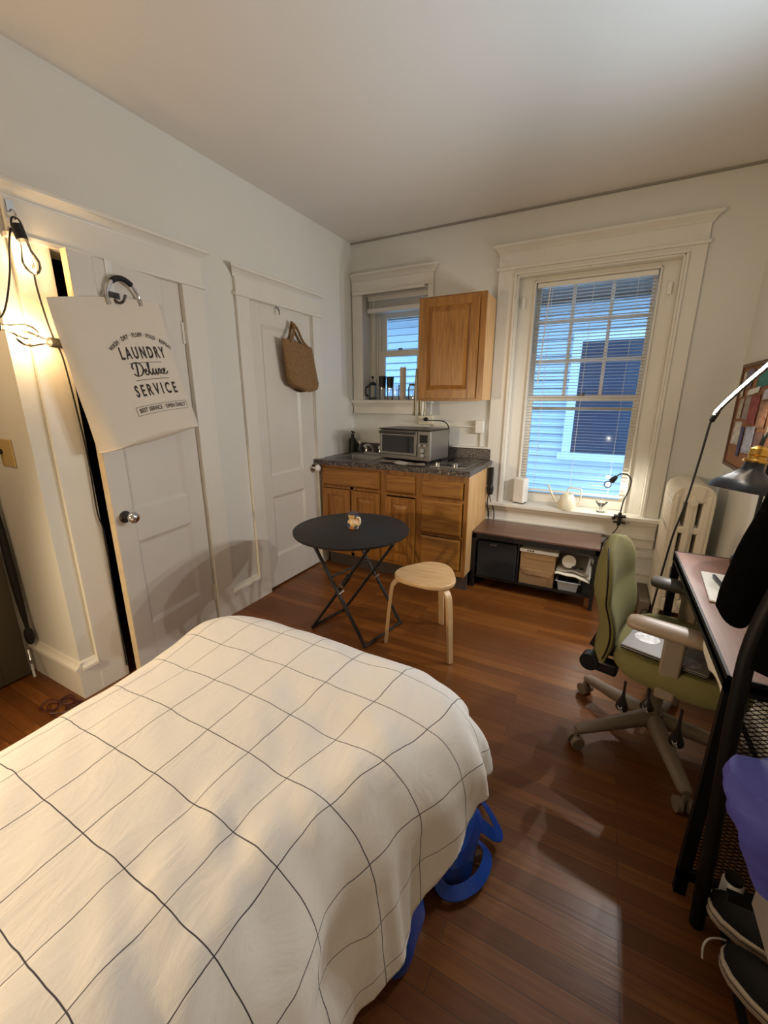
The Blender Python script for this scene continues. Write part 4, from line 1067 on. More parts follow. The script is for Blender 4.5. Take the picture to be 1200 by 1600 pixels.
def mugmat():
    m=mat('painted_glaze',srgb(214,176,128),.25); nt=m.node_tree; b=nt.nodes['Principled BSDF']
    tc=nt.nodes.new('ShaderNodeTexCoord'); v=nt.nodes.new('ShaderNodeTexVoronoi'); v.inputs['Scale'].default_value=42
    nt.links.new(tc.outputs['Object'],v.inputs['Vector']); cr=nt.nodes.new('ShaderNodeValToRGB'); cr.color_ramp.interpolation='CONSTANT'
    e=cr.color_ramp.elements; e[0].color=srgb(222,190,140); e[0].position=0; e[1].color=srgb(176,92,66); e[1].position=.55
    for p,c in ((.68,(232,214,180)),(.82,(70,92,108)),(.92,(206,140,86))): k=e.new(p); k.color=srgb(*c)
    sp=nt.nodes.new('ShaderNodeSeparateColor'); nt.links.new(v.outputs['Color'],sp.inputs[0]); nt.links.new(sp.outputs[0],cr.inputs[0]); nt.links.new(cr.outputs[0],b.inputs['Base Color']); return m
MB().lathe([(0,0),(.028,0),(.030,.006),(.036,.022),(.035,.036),(.026,.05),(.025,.058),(.031,.076),(.032,.084),(.029,.084),(.023,.06),(.03,.03),(.026,.008),(0,.006)],(mx,my,tz),n=36).build('jug_body',mugmat(),mg)
MB().tube(catmull([(mx+.026,my-.008,tz+.068),(mx+.048,my-.015,tz+.070),(mx+.056,my-.018,tz+.05),(mx+.048,my-.015,tz+.03),(mx+.03,my-.009,tz+.026)],6),.0048,10).build('handle',M['cream'],mg)
MB().lathe([(.0275,.083),(.033,.083),(.0335,.089),(.0285,.089)],(mx,my,tz),n=32).build('rim',mat('plum_glaze',srgb(70,48,62),.25),mg)

# ================================================================ STOOL
st=thing('stool','light birch three-legged stool beside the round table','stool',(1.30,-1.32,0))
feet=[Vector((1.498,-1.452,0)),Vector((1.088,-1.436,0)),Vector((1.312,-1.085,0))]
sc_=sum(feet,Vector())/3
rings=[]; n=60
def seat_r(a):
    # rounded triangle with its corners over the legs
    f_=feet[0]-sc_; fa=math.atan2(f_.y,f_.x)
    return .172+.0165*math.cos(3*(a-fa))
for z,k in ((.424,.96),(.427,.99),(.436,1.0),(.446,.99),(.45,.965),(.4505,.6),(.4505,.02)):
    rings.append([(sc_.x+seat_r(2*PI*j/n)*k*math.cos(2*PI*j/n), sc_.y+seat_r(2*PI*j/n)*k*math.sin(2*PI*j/n), z) for j in range(n)])
rings.insert(0,[(sc_.x+.02*(p[0]-sc_.x),sc_.y+.02*(p[1]-sc_.y),.424) for p in rings[0]])
MB().loft(rings).build('seat',M['birch'],st)
for f_ in feet:
    d=(f_-sc_); L_=d.length; u=d/L_; w=Vector((-u.y,u.x,0))
    # bent-ply profile in (radius, height)
    outer=[]; inner=[]
    ctr=catmull([(.05,.418,0),(.12,.418,0),(.160,.413,0),(.186,.395,0),(.202,.36,0),(.215,.25,0),(L_-.010,.10,0),(L_,.002,0)],6)
    mb=MB(); rs_=[]
    for i,p in enumerate(ctr):
        a=ctr[max(i-1,0)]; b=ctr[min(i+1,len(ctr)-1)]
        t=(b-a).normalized(); nn=Vector((t.y,-t.x,0))
        hw=.022-.007*(i/(len(ctr)-1)) ; ht=.0105-.001*(i/(len(ctr)-1))
        o=[]
        for s1,s2 in ((1,1),(1,-1),(-1,-1),(-1,1)):
            q=p+nn*ht*s1
            v=sc_+u*q.x+w*hw*s2; o.append((v.x,v.y,max(q.y,.0005)))
        rs_.append(o)
    mb.loft(rs_).build('leg',M['birchleg'],st,smooth=True,bevel=.003,angle=50)

# ================================================================ BED
bd=thing('bed','single bed under the checked duvet in the foreground','bed',(1.28,-3.3,0))
MB().box(.88,1.70,-4.32,-2.47,.28,.50).build('mattress',M['mattress'],bd,smooth=True,bevel=.05,seg=4)
MB().box(.88,1.70,-4.34,-2.47,.17,.275).build('bed_frame',M['blackp'],bd,smooth=False,bevel=.004)
for x in (.92,1.66):
    for y in (-4.28,-2.56): MB().box(x-.03,x+.03,y-.03,y+.03,0,.17).build('leg',M['blackp'],bd,smooth=False)
# duvet: a cloth sheet laid over a rounded rectangle, then falling down its sides
X0,X1,Y0,Y1=.74,1.86,-4.45,-2.26         # outline the cloth falls along
RAD=.17                                    # roundness of the fall in section
def sstep(x): x=max(0,min(1,x)); return x*x*(3-2*x)
def warp(px,py):
    r=sstep((px-1.35)/.5)*(-.085+.165*sstep((py+2.95)/.55))
    l=sstep((1.15-px)/.35)*.085*sstep((-2.35-py)/.5)
    return px+r+l,py
def duvet_mesh():
    step=.0125
    ix0,ix1,iy1,iy0=X0+RAD,X1-RAD,Y1-RAD,Y0+.02
    cr=.10                                  # plan radius of inner rect corners
    arc=RAD*PI/2
    def dmax_at(px,py):
        # hanging length varies round the edge
        base=arc+.30 
        return base
    us=[]; x=ix0-.60
    nx=int((ix1-ix0+1.2)/step)+1; ny=int((iy1-iy0+.62)/step)+1
    V=[];UV=[];keep=[]
    for i in range(nx):
        for j in range(ny):
            s=ix0-.60+i*step; t=iy0+j*step
            cx=min(max(s,ix0+cr),ix1-cr); cy=min(max(t,iy0-5),iy1-cr)
            dx,dy=s-cx,t-cy; dd=math.hypot(dx,dy); d=dd-cr
            top=.600+.030*(1-((s-1.29)/.62)**2 if abs(s-1.29)<.62 else 0)
            pu=.016*noise.noise((s*2.2,t*2.2,3.1))+.008*noise.noise((s*5,t*5,7.7))
            # stretched creases towards the right side
            cre=(.013*noise.noise(((s*1.0+t*.45)*9,(t-s*.4)*2.2,1.3))+.008*noise.noise(((s*.5+t)*17,(t*.4-s)*4,6.3)))*max(.25,min(1,(s-1.30)/.3))
            if d<=0 or dd<1e-9:
                V.append((*warp(s,t),top+pu+cre)); UV.append((s,t)); keep.append(True); continue
            nxn,nyn=dx/dd,dy/dd
            corner=max(0,min(1,2*min(abs(nxn),abs(nyn))/.9)) if (cx in (ix0+cr,ix1-cr) and cy==iy1-cr) else 0
            dm=arc+.27+.015*noise.noise((s*4,t*4,9))+.0
            if nxn>.25: dm=arc+.05+.22*sstep((-2.42-t)/.5)+.03*noise.noise((s*3,t*3,2))
            ok=d<=dm
            dcl=min(d,dm)
            su=cx+nxn*(cr+dcl); tv=cy+nyn*(cr+dcl)
            if dcl<arc:
                a=dcl/RAD; h=RAD*math.sin(a); zz=-RAD*(1-math.cos(a))
            else:
                h=RAD+.03*((dcl-arc)/.3)*(1-2*corner*0); zz=-RAD-(dcl-arc)
            fall=max(0,min(1,(dcl-.10)/.25))
            w=(su if abs(nyn)>abs(nxn) else tv)
            ang=math.atan2(nyn,nxn)
            ph=w*26+ang*7
            fold=.014*fall*math.sin(ph+3*noise.noise((su*3,tv*3,5)))+.030*fall*noise.noise((w*9,dcl*1.2,8))+.012*fall*noise.noise((w*26,dcl*2,4))+.024*corner*fall*math.sin(ang*15)
            hh=cr+h+fold
            bump=(pu+cre)*(1-fall)
            px,py=cx+nxn*hh,cy+nyn*hh
            px,py=warp(px,py)
            V.append((px,py,top+zz+bump+.012*fall*noise.noise((su*4,tv*4,11)))); UV.append((su,tv)); keep.append(ok)
    F=[]
    for i in range(nx-1):
        for j in range(ny-1):
            q=(i*ny+j,(i+1)*ny+j,(i+1)*ny+j+1,i*ny+j+1)
            if any(keep[k] for k in q): F.append(q)
    me=bpy.data.meshes.new('duvet'); me.from_pydata(V,[],F)
    uvl=me.uv_layers.new(name='cloth')
    for lp_ in me.loops: uvl.data[lp_.index].uv=UV[lp_.vertex_index]
    bm=bmesh.new(); bm.from_mesh(me)
    bmesh.ops.delete(bm,geom=[v for v in bm.verts if not v.link_faces],context='VERTS')
    bmesh.ops.dissolve_degenerate(bm,dist=.0005,edges=bm.edges)
    bm.to_mesh(me); bm.free()
    me.polygons.foreach_set('use_smooth',[True]*len(me.polygons))
    me.materials.append(M['duvet'])
    o=bpy.data.objects.new('duvet',me); COL.objects.link(o)
    m=o.modifiers.new('t','SOLIDIFY'); m.thickness=.012; m.offset=-1
    return o
tag(duvet_mesh(),'white duvet with thin dark window-pane checks spread over the bed','duvet')

# blue bags under the bed
def bluebag(name,label,c,r,seed,handles):
    t=thing(name,label,'bag',(c[0],c[1],0))
    rings=[]; n=40
    for z,k in ((.001,.80),(.01,.92),(.05,1.0),(.10,.98),(.14,.86),(.165,.6),(.172,.25),(.173,.02)):
        ring=[]
        for j in range(n):
            a=2*PI*j/n; x,y=superpt(a,r[0]*k,r[1]*k,3)
            nn=1+.16*noise.noise((x*11+seed,y*11,z*14))
            ring.append((c[0]+x*nn,c[1]+y*nn,max(.0008,z*(1+.22*noise.noise((x*9,y*9,seed))))))
        rings.append(ring)
    MB().loft(rings).build('bag_body',M['blue'],t,angle=25)
    for pts in handles:
        mb=MB(); P_=catmull(pts,7); rs_=[]
        for i,p in enumerate(P_):
            tt=(P_[min(i+1,len(P_)-1)]-P_[max(i-1,0)]).normalized(); w=Vector((0,0,1)).cross(tt).normalized()*.019
            up_=Vector((0,0,.0015))
            w=w*.75+Vector((0,0,.010))
            rs_.append([tuple(p+w+up_),tuple(p-w+up_),tuple(p-w-up_),tuple(p+w-up_)])
        mb.loft(rs_).build('handle',M['blue'],t)
    return t
bluebag('shopping_bag','blue woven shopping bag with strap handles poking out under the bed',(1.755,-2.39),(.150,.125),2,
  [[(1.80,-2.48,.09),(1.84,-2.52,.035),(1.89,-2.505,.03),(1.935,-2.44,.035),(1.935,-2.37,.045),(1.87,-2.37,.09),(1.82,-2.39,.12)],
   [(1.82,-2.36,.12),(1.88,-2.33,.10),(1.945,-2.315,.06),(1.95,-2.285,.05),(1.89,-2.25,.09),(1.82,-2.25,.12)]])
MBg=MB().ball((1.845,-2.20,.062),(.045,.04,.058),18,12)
t=thing('cloth_bundle','dark bundle with olive top behind the blue shopping bag','bundle',(1.84,-2.19,0))
MB().ball((1.835,-2.19,.05),(.05,.042,.05),18,12).build('bundle_body',mat('navy_cloth',srgb(36,34,70),.8,bump=.3,bscale=60),t)
MB().ball((1.842,-2.165,.095),(.034,.028,.02),16,10).build('bundle_top',mat('olive_cloth',srgb(84,92,72),.8),t)
bluebag('shopping_bag','second blue bag lying on the floor beneath the near bed side',(1.742,-2.67),(.085,.095),8,[])

# ================================================================ LAUNDRY BAG on the ajar door
lbg=thing('laundry_bag','cream canvas laundry bag with printed lettering hanging on the ajar door','bag',(.11,-2.08,1.2))
# frame: origin top-left corner of front, u along the top, v down; tilted about 8 degrees
O=Vector((.130,-2.412,1.795)); th=R(9.0)
U=Vector((-.16*1.0,math.cos(th),math.sin(th)*.96)); U=Vector((-.14,.978,.150)).normalized()
Vd=Vector((.02,.190,-1.0)); Vd=(Vd-U*Vd.dot(U)).normalized()
Nn=U.cross(Vd).normalized()
if Nn.x<0: Nn=-Nn
BW,BH=.545,.625
def bagpt(u,v,side):
    # side +1 front, -1 back
    w=BW*(1.0+.05*v)+.05*v*v*u
    e=min(1,min(u,1-u)/.10); e=max(0,e)**.5
    th_=.012+.05*v**1.3
    bul=th_*e*side+ (.006*noise.noise((u*4,v*4,2)) if side>0 else 0)
    sag=-.02*math.sin(PI*u)*v + (.012*math.sin(u*PI)*(1-v))*(-1)
    return O+U*(w*(u-.5)+BW*.5+ .012*math.sin(v*PI)*(u-.5))+Vd*(BH*v+sag-.02*abs(u-.5)*0)+Nn*(bul-.028)
mb=MB(); nu,nv=30,30
rings=[]
for j in range(nv+1):
    v=j/nv
    ring=[bagpt(i/nu,v,1) for i in range(nu+1)]+[bagpt(1-i/nu,v,-1) for i in range(1,nu)]
    rings.append(ring)
for vv,k,sg in ((1.02,.85,.012),(1.035,.5,.026),(1.04,.1,.032)):
    r0=rings[nv]; m=len(r0)
    rings.append([ (lambda f,b_:(f.lerp(b_,.5)+(f-b_)*.5*k+Vd*(sg*math.sin(PI*min(max((i if i<=nu else m-i)/nu,0),1)))))(r0[i],r0[(m-i)%m] if 0<i<nu or i>nu else r0[i]) for i in range(m)])
mb.loft(rings,cap=True)
mb.build('bag_body',M['canvas'],lbg,angle=50)
# piping along the base and the side fold
MB().tube([bagpt(i/30,.995,1)+Nn*.001 for i in range(31)],.0035,8).build('base_seam',M['canvas'],lbg)
# handles: black grip over steel-look loops
def hpath(off,side):
    a=bagpt(.46,.05,side)+Nn*(.006*side); b=bagpt(.77,.045,side)+Nn*(.006*side)
    m_=(a+b)*.5
    k_=1.0 if side>0 else .72
    return catmull([a, a.lerp(m_,.05)-Vd*.05, a.lerp(m_,.45)-Vd*.095*k_+Nn*off, m_-Vd*.108*k_+Nn*off, b.lerp(m_,.45)-Vd*.085*k_+Nn*off, b.lerp(m_,.05)-Vd*.04, b],7)
for off,side in ((.012,1),(-.006,-1)):
    pth=hpath(off,side)
    h=MB().tube(pth,.0075,12).build('handle',M['chrome'],lbg)
    MB().tube(pth[14:29],.012,12).build('handle_grip',M['rubber'],h)

# lettering on the bag front
def to_bag(x,y):
    # x right (m from the text centre line), y up -> point just off the canvas
    u=TX+x/BW; v=TY-y/BH
    e1=bagpt(u,v,1)
    return e1+Nn*.0018
TX,TY=.605,.50
def add_text(mb,s,size,cx,cy,sx=1.0,bold=0.0,shear=0,arc=None,space=1.0):
    cu=bpy.data.curves.new('txt','FONT'); cu.body=s; cu.size=size; cu.align_x='CENTER'; cu.offset=bold; cu.shear=shear; cu.space_character=space
    cu.resolution_u=3
    o=bpy.data.objects.new('txt',cu); COL.objects.link(o)
    bpy.context.view_layer.update()
    me=bpy.data.meshes.new_from_object(o.evaluated_get(bpy.context.evaluated_depsgraph_get()))
    vs=[]
    for v in me.vertices:
        x=v.co.x*sx; y=v.co.y
        if arc:
            a=x/arc; rr=arc+y
            x,y=rr*math.sin(a),rr*math.cos(a)-arc
        vs.append(to_bag(cx+x,cy+y))
    mb.add(vs,[list(p.vertices) for p in me.polygons])
    bpy.data.objects.remove(o); bpy.data.curves.remove(cu); bpy.data.meshes.remove(me)
def ribbon(mb,pts,w,cx,cy,sc):
    P_=catmull([(x,y,0) for x,y in pts],6); vs=[]
    for i,p in enumerate(P_):
        t=(P_[min(i+1,len(P_)-1)]-P_[max(i-1,0)])
        if t.length<1e-9: t=Vector((1,0,0))
        t.normalize(); n=Vector((-t.y,t.x,0))
        ww=w*(.55+.75*abs(t.y))
        for s_ in (1,-1):
            q=p+n*ww*s_; vs.append(to_bag(cx+q.x*sc,cy+q.y*sc))
    mb.add(vs,[(2*i,2*i+1,2*i+3,2*i+2) for i in range(len(P_)-1)])
tx=MB()
add_text(tx,'LAUNDRY',.074,.012,.050,.56,.0018,space=1.42)
add_text(tx,'SERVICE',.074,.012,-.122,.56,.0018,space=1.6)
add_text(tx,'WASH \u00b7 DRY \u00b7 FLUFF \u00b7 FOLD \u00b7 REPEAT',.026,.022,.146,.74,.0006,arc=.26,space=1.1)
add_text(tx,'BEST SERVICE \u00b7 OPEN DAILY',.028,.012,-.194,.64,.0006,space=1.14)
def rule(x0,x1,y,h=.0022):
    n=12
    vs=[]
    for i in range(n+1):
        x=x0+(x1-x0)*i/n
        vs+= [to_bag(x,y),to_bag(x,y-h)]
    tx.add(vs,[(2*i,2*i+1,2*i+3,2*i+2) for i in range(n)])
rule(-.085,.095,.030); rule(-.075,.105,-.048); rule(-.13,.15,-.166,.0016); rule(-.13,.15,-.205,.0016)
for x in (-.13,.148):
    tx.add([to_bag(x,-.166),to_bag(x+.0016,-.166),to_bag(x+.0016,-.205),to_bag(x,-.205)],[(0,1,2,3)])
# the script word, stroke by stroke
sc=.052
ox=-.062; oy=-.030
ribbon(tx,[(.30,1.15),(.22,.55),(.10,.02),(.0,.08)],.06,ox,oy,sc)
ribbon(tx,[(-.15,.62),(-.22,.85),(-.05,1.12),(.35,1.18),(.72,.95),(.78,.50),(.52,.10),(.15,-.02),(-.12,.10),(-.22,.22)],.055,ox,oy,sc)
ribbon(tx,[(.85,.20),(1.08,.42),(1.06,.55),(.95,.50),(.90,.22),(1.02,.02),(1.20,.12),(1.38,.55),(1.52,1.02),(1.46,1.14),(1.38,.95),(1.38,.35),(1.46,.03),(1.58,.08),(1.70,.28)],.05,ox,oy,sc)
ribbon(tx,[(1.70,.28),(1.80,.55),(1.74,.25),(1.80,.02),(1.95,.10),(2.10,.50)],.05,ox,oy,sc)
ribbon(tx,[(2.11,.55),(2.07,.20),(2.13,.02),(2.25,.12),(2.38,.45)],.05,ox,oy,sc)
ribbon(tx,[(2.34,.42),(2.46,.55),(2.56,.30),(2.66,.04),(2.80,.10)],.05,ox,oy,sc)
ribbon(tx,[(2.80,.52),(2.62,.34),(2.40,.04)],.045,ox,oy,sc)
ribbon(tx,[(2.82,.16),(3.05,.40),(3.04,.54),(2.92,.50),(2.86,.22),(2.98,.02),(3.18,.12),(3.30,.28)],.05,ox,oy,sc)
tx.build('printed_lettering',M['print'],lbg,smooth=False,label='dark printed lettering')

# over-door hook holding the laundry bag
ohk=thing('door_hook','white over-door hook at the top of the ajar door','hook',tuple(T1@Vector((.405,-.004,1.985))))
MB(T1).box(.388,.422,-.0035,-.0015,1.80,1.992).box(.388,.422,-.0035,.038,1.9875,1.9895).box(.388,.422,.0365,.0385,1.93,1.9895).build('hook_plate',M['whitep'],ohk,smooth=False)
MB(T1).tube(catmull([(.405,-.004,1.83),(.400,-.03,1.815),(.39,-.045,1.825),(.38,-.05,1.85)],6),.006,10).box(.375,.435,-.010,-.0035,1.80,1.86).build('hook_arm',M['steeld'],ohk)

# over-door hook bar and tote on door 2
oh2=thing('door_hook','white over-door hook strip at the top of the closed door','hook',(.0,-.86,2.0))
MB().box(-.013,-.010,-.875,-.850,1.87,2.026).box(-.006,.0,-1.0,-.70,2.012,2.026).build('hook_plate',M['whitep'],oh2,smooth=False)
MB().tube(catmull([(-.011,-.862,1.92),(.012,-.862,1.91),(.032,-.862,1.92),(.036,-.862,1.945)],6),.005,8).build('hook_arm',M['whitep'],oh2)
MB().tube(catmull([(-.004,-.985,2.015),(.02,-.985,2.005),(.03,-.985,1.985),(.028,-.985,1.965)],6),.004,8).build('hook_arm',M['steeld'],oh2)
tote=thing('straw_tote','woven brown straw tote hanging on the closed door','bag',(.04,-.80,1.47))
rings=[]; n=44
for v in [k/20 for k in range(21)]:
    z=1.80-.325*v
    half=.165+.012*v-.03*max(0,v-.85)/.15
    cy=-.83+.055*v
    tk=.018+.028*v
    if v>.95: tk*=.8
    ring=[]
    for j in range(n):
        x,y=superpt(2*PI*j/n,tk,half,2.8)
        zz=z-.03*(y/half)*(.5)*1.0 + .016*math.cos(y/half*PI)*v*-1+.006*noise.noise((y*12,z*12,3))
        ring.append((.045+x,cy+y,zz-.02*(y/half)*0))
    rings.append(ring)
MB().loft(rings).build('tote_body',M['jute'],tote,angle=60)
for off,xx in ((-.014,.062),(.014,.03)):
    MB().tube(catmull([(xx,-.93,1.80),(xx,-.895,1.84),(xx-.004,-.872,1.90),(.030+off*.2,-.862,1.935),(xx-.004,-.845,1.90),(xx,-.79,1.82),(xx,-.725,1.775)],7),.0095,8).build('handle',M['jute'],tote)

# ================================================================ STRING LIGHTS, outlet, cables at the left
hk=thing('wall_hook','small metal hook above the string lights on the door casing','hook',(.03,-2.44,2.08))
MB().box(.0225,.028,-2.452,-2.428,2.085,2.125).tube(catmull([(.028,-2.44,2.095),(.048,-2.44,2.085),(.052,-2.44,2.07),(.042,-2.44,2.06)],6),.0035,8).build('hook_body',M['chrome'],hk)
sl=thing('string_lights','string of clear filament bulbs on black cord looped from the hook','string lights',(.06,-2.45,1.6))
MB().tube([(.045+.0*k,-2.44+.016*math.cos(2*PI*k/16),2.045+.022*math.sin(2*PI*k/16)) for k in range(16)],.0035,8,closed=True).build('carabiner',M['blackp'],sl)
topp=Vector((.055,-2.445,2.022))
MB().tube(catmull([topp+Vector((0,-.02,0)),(.05,-2.475,1.98),(.05,-2.50,1.85),(.055,-2.545,1.72),(.06,-2.60,1.67)],8),.0035,8).build('cord',M['rubber'],sl)
MB().tube(catmull([topp+Vector((0,.02,-.005)),(.045,-2.41,1.96),(.045,-2.415,1.85),(.05,-2.405,1.72),(.055,-2.395,1.645)],8),.0035,8).build('cord',M['rubber'],sl)
MB().tube(catmull([(.055,-2.385,1.625),(.05,-2.37,1.55),(.035,-2.35,1.35),(.03,-2.34,1.15),(.032,-2.345,.9),(.034,-2.335,.82),(.03,-2.33,.72),(.03,-2.335,.60),(.026,-2.337,.35),(.026,-2.34,.06)],8),.0035,8).build('cord',M['rubber'],sl)
BULBS=[]
def socket(p,d,lit=True,sz=1.0):
    p=Vector(p); d=Vector(d).normalized()
    so_=MB().tube([p-d*.03,p-d*.028,p+d*.022,p+d*.024],[.012,.019,.0195,.017],18).build('socket',M['blackp'],sl)
    prof=[(0,.012),(.02,.012),(.05,.022),(.075,.030),(.10,.026),(.115,.014),(.121,.003)]
    gl_=MB().tube([p+d*(.02+a) for a,b in prof],[b for a,b in prof],20).build('bulb',M['clear'],so_)
    fm_=MB()
    ax=d.orthogonal().normalized(); bx=d.cross(ax)
    for k in range(4):
        w=2*PI*k/4; o_=(ax*math.cos(w)+bx*math.sin(w))
        fm_.tube([p+d*.04+o_*.004,p+d*.10+o_*.012],.0013,6)
    fm_.build('filament',M['bulb'],gl_)
    BULBS.append(p+d*.07)
socket(topp+Vector((.012,0,-.012)),(.10,.14,-1))
socket((.055,-2.392,1.632),(.15,-1,.03))
socket((.06,-2.592,1.672),(.12,1,-.12))
osw=thing('light_switch','brass-tinted wall plate with black plug at the far left','wall plate',(-.22,YC-.004,1.18))
MB().box(-.285,-.165,YC-.008,YC-.0005,1.12,1.24).build('plate',mat('ivory_plate',srgb(196,170,118),.4),osw,smooth=False,bevel=.003)
MB().cyl((-.262,YC-.008,1.185),(-.262,YC-.045,1.185),.011,n=12).build('plug',M['blackp'],osw)
# cable bundle along the entry door
cbn=thing('cable_bundle','black cable bundle hanging beside the entry door','cable',(-.42,-2.55,.2))
MB().tube(catmull([(-.418,-2.562,1.06),(-.415,-2.560,.85),(-.412,-2.560,.65),(-.407,-2.560,.45),(-.400,-2.560,.30),(-.396,-2.560,.26)],7),[.006+.012*math.sin(min(1,k/28)*PI*.9) for k in range(36)],8).build('cable_sleeve',M['rubber'],cbn)
MB().ball((-.392,-2.562,.235),(.026,.02,.05),14,10).build('cable_end',M['rubber'],cbn)
MB().cyl((-.378,-2.585,.17),(-.345,-2.595,.125),.006,n=10).cyl((-.335,-2.60,.11),(-.305,-2.61,.05),.007,n=10).build('metal_plug',M['chrome'],cbn)
# cable on the floor
random.seed(3)
pts=[]
for k in range(26):
    a=k*.9; r_=.05+.028*math.sin(k*1.7)
    pts.append((-.06+.012*k*.3+r_*1.5*math.cos(a)+.05*math.sin(k*.35),-2.63+r_*.8*math.sin(a),.006+.0035*(k%3)))
fc=MB().tube(catmull(pts,5),.0035,6)
tag(fc.build('tangled_cable',mat('maroon_cord',srgb(70,22,18),.5)),'tangled dark red cord on the floor beside the bed','cord')

# ================================================================ CLOTHES RACK, JACKET, SHOES
rk=thing('clothes_rack','black metal clothes rack with low shelves at the right edge','rack',(2.6,-2.5,0))
MB().tube(catmull([(2.492,-2.25,.0),(2.472,-2.25,.38),(2.455,-2.25,.70),(2.457,-2.25,.92),(2.52,-2.25,1.25),(2.56,-2.25,1.58),(2.60,-2.27,1.66)],8),.017,14).build('upright',M['rackblack'],rk)
MB().tube([(2.73,-2.25,0),(2.70,-2.25,1.0),(2.60,-2.27,1.66)],.014,12).build('upright',M['rackblack'],rk)
MB().tube([(2.73,-2.95,0),(2.70,-2.95,1.0),(2.60,-2.93,1.66)],.014,12).build('upright',M['rackblack'],rk)
MB().tube([(2.49,-2.95,0),(2.52,-2.95,1.0),(2.60,-2.93,1.66)],.014,12).build('upright',M['rackblack'],rk)
MB().cyl((2.60,-2.2,1.66),(2.60,-3.0,1.66),.014).build('top_rail',M['rackblack'],rk)
s=MB()
for x in (2.53,2.58,2.63,2.68,2.72): s.box(x-.008,x+.008,-2.95,-2.192,.075,.087)
s.box(2.49,2.74,-2.262,-2.24,.06,.075).box(2.49,2.74,-2.96,-2.94,.06,.075)
s.build('low_shelf',M['rackblack'],rk,smooth=False)
s=MB()
for x in (2.55,2.60,2.65,2.70): s.box(x-.008,x+.008,-2.95,-2.36,.285,.297)
s.box(2.49,2.73,-2.375,-2.355,.27,.285).box(2.49,2.73,-2.96,-2.94,.27,.285)
s.build('upper_shelf',M['rackblack'],rk,smooth=False)
# jacket
jk=thing('jacket','black jacket hanging from the clothes rack','jacket',(2.62,-2.25,.82))
rings=[]; n=40
for v in [k/18 for k in range(19)]:
    z=1.62-.80*v; w=.05+.11*min(1,v*3)+.02*v; dd=.05+.035*v
    cx=2.625+.0*v; cy=-2.26
    ring=[]
    for j in range(n):
        a=2*PI*j/n
        f_=1+.10*math.sin(a*6+v*2)*v+.10*noise.noise((math.cos(a)*2,math.sin(a)*2,z*3))
        ring.append((cx+w*.86*f_*math.cos(a),cy+dd*f_*math.sin(a),z+.02*noise.noise((math.cos(a)*2,math.sin(a)*2,5))*v))
    rings.append(ring)
MB().loft(rings).build('jacket_body',M['jacket'],jk,angle=60)
ctr=catmull([(2.585,-2.21,1.60,),(2.545,-2.18,1.42),(2.515,-2.16,1.25),(2.475,-2.15,1.08),(2.443,-2.15,.95),(2.431,-2.15,.885)],4)
rings=[]
for i,c in enumerate(ctr):
    t_=i/(len(ctr)-1); r1=.082-.046*t_; ring=[]
    for j in range(26):
        a=2*PI*j/26; f_=1+.16*noise.noise((math.cos(a)*1.5,math.sin(a)*1.5,c.z*9))
        ring.append((c.x+r1*f_*math.cos(a),c.y+r1*.8*f_*math.sin(a),c.z+.010*math.cos(a*2)*t_-.016*t_*math.cos(a)))
    rings.append(ring)
MB().loft(rings).build('sleeve',M['jacket'],jk,angle=40)
# wooden crate and violet pouch
cr_=thing('wooden_box','light wooden box on the rack shelf below the violet pouch','box',(2.63,-2.47,.298))
MB().box(2.535,2.74,-2.56,-2.385,.2985,.435).build('box_body',M['birch'],cr_,smooth=False,bevel=.003)
MB().box(2.528,2.534,-2.565,-2.38,.2985,.44).build('edge_strip',mat('grey_strip',srgb(136,128,126),.5),cr_,smooth=False)
pu_=thing('pouch','violet nylon pouch on the clothes rack at the right edge','pouch',(2.56,-2.42,.44))
rings=[]; n=34
for v in [k/16 for k in range(17)]:
    z=.452+.275*v
    w=(.075+.075*math.sin(min(1,v*1.15)*PI*.55))*(1 if v<.85 else (1-((v-.85)/.15)**2*.75))
    ring=[]
    for j in range(n):
        a=2*PI*j/n; x,y=superpt(a,w*.98,w*.62,2.3)
        f_=1.04+.20*noise.noise((x*11,y*11,z*9))+.10*noise.noise((x*30,y*30,z*26))
        ring.append((2.556+x*f_-.0*v,-2.46+y*f_,z+.012*noise.noise((x*20,y*20,2))))
    rings.append(ring)
MB().loft(rings).build('pouch_body',M['purple'],pu_,angle=28)
MB().tube(catmull([(2.50,-2.56,.69),(2.465,-2.555,.66),(2.46,-2.555,.61),(2.50,-2.56,.585)],6),.010,8,flat=.4).build('pouch_flap',M['purple'],pu_)
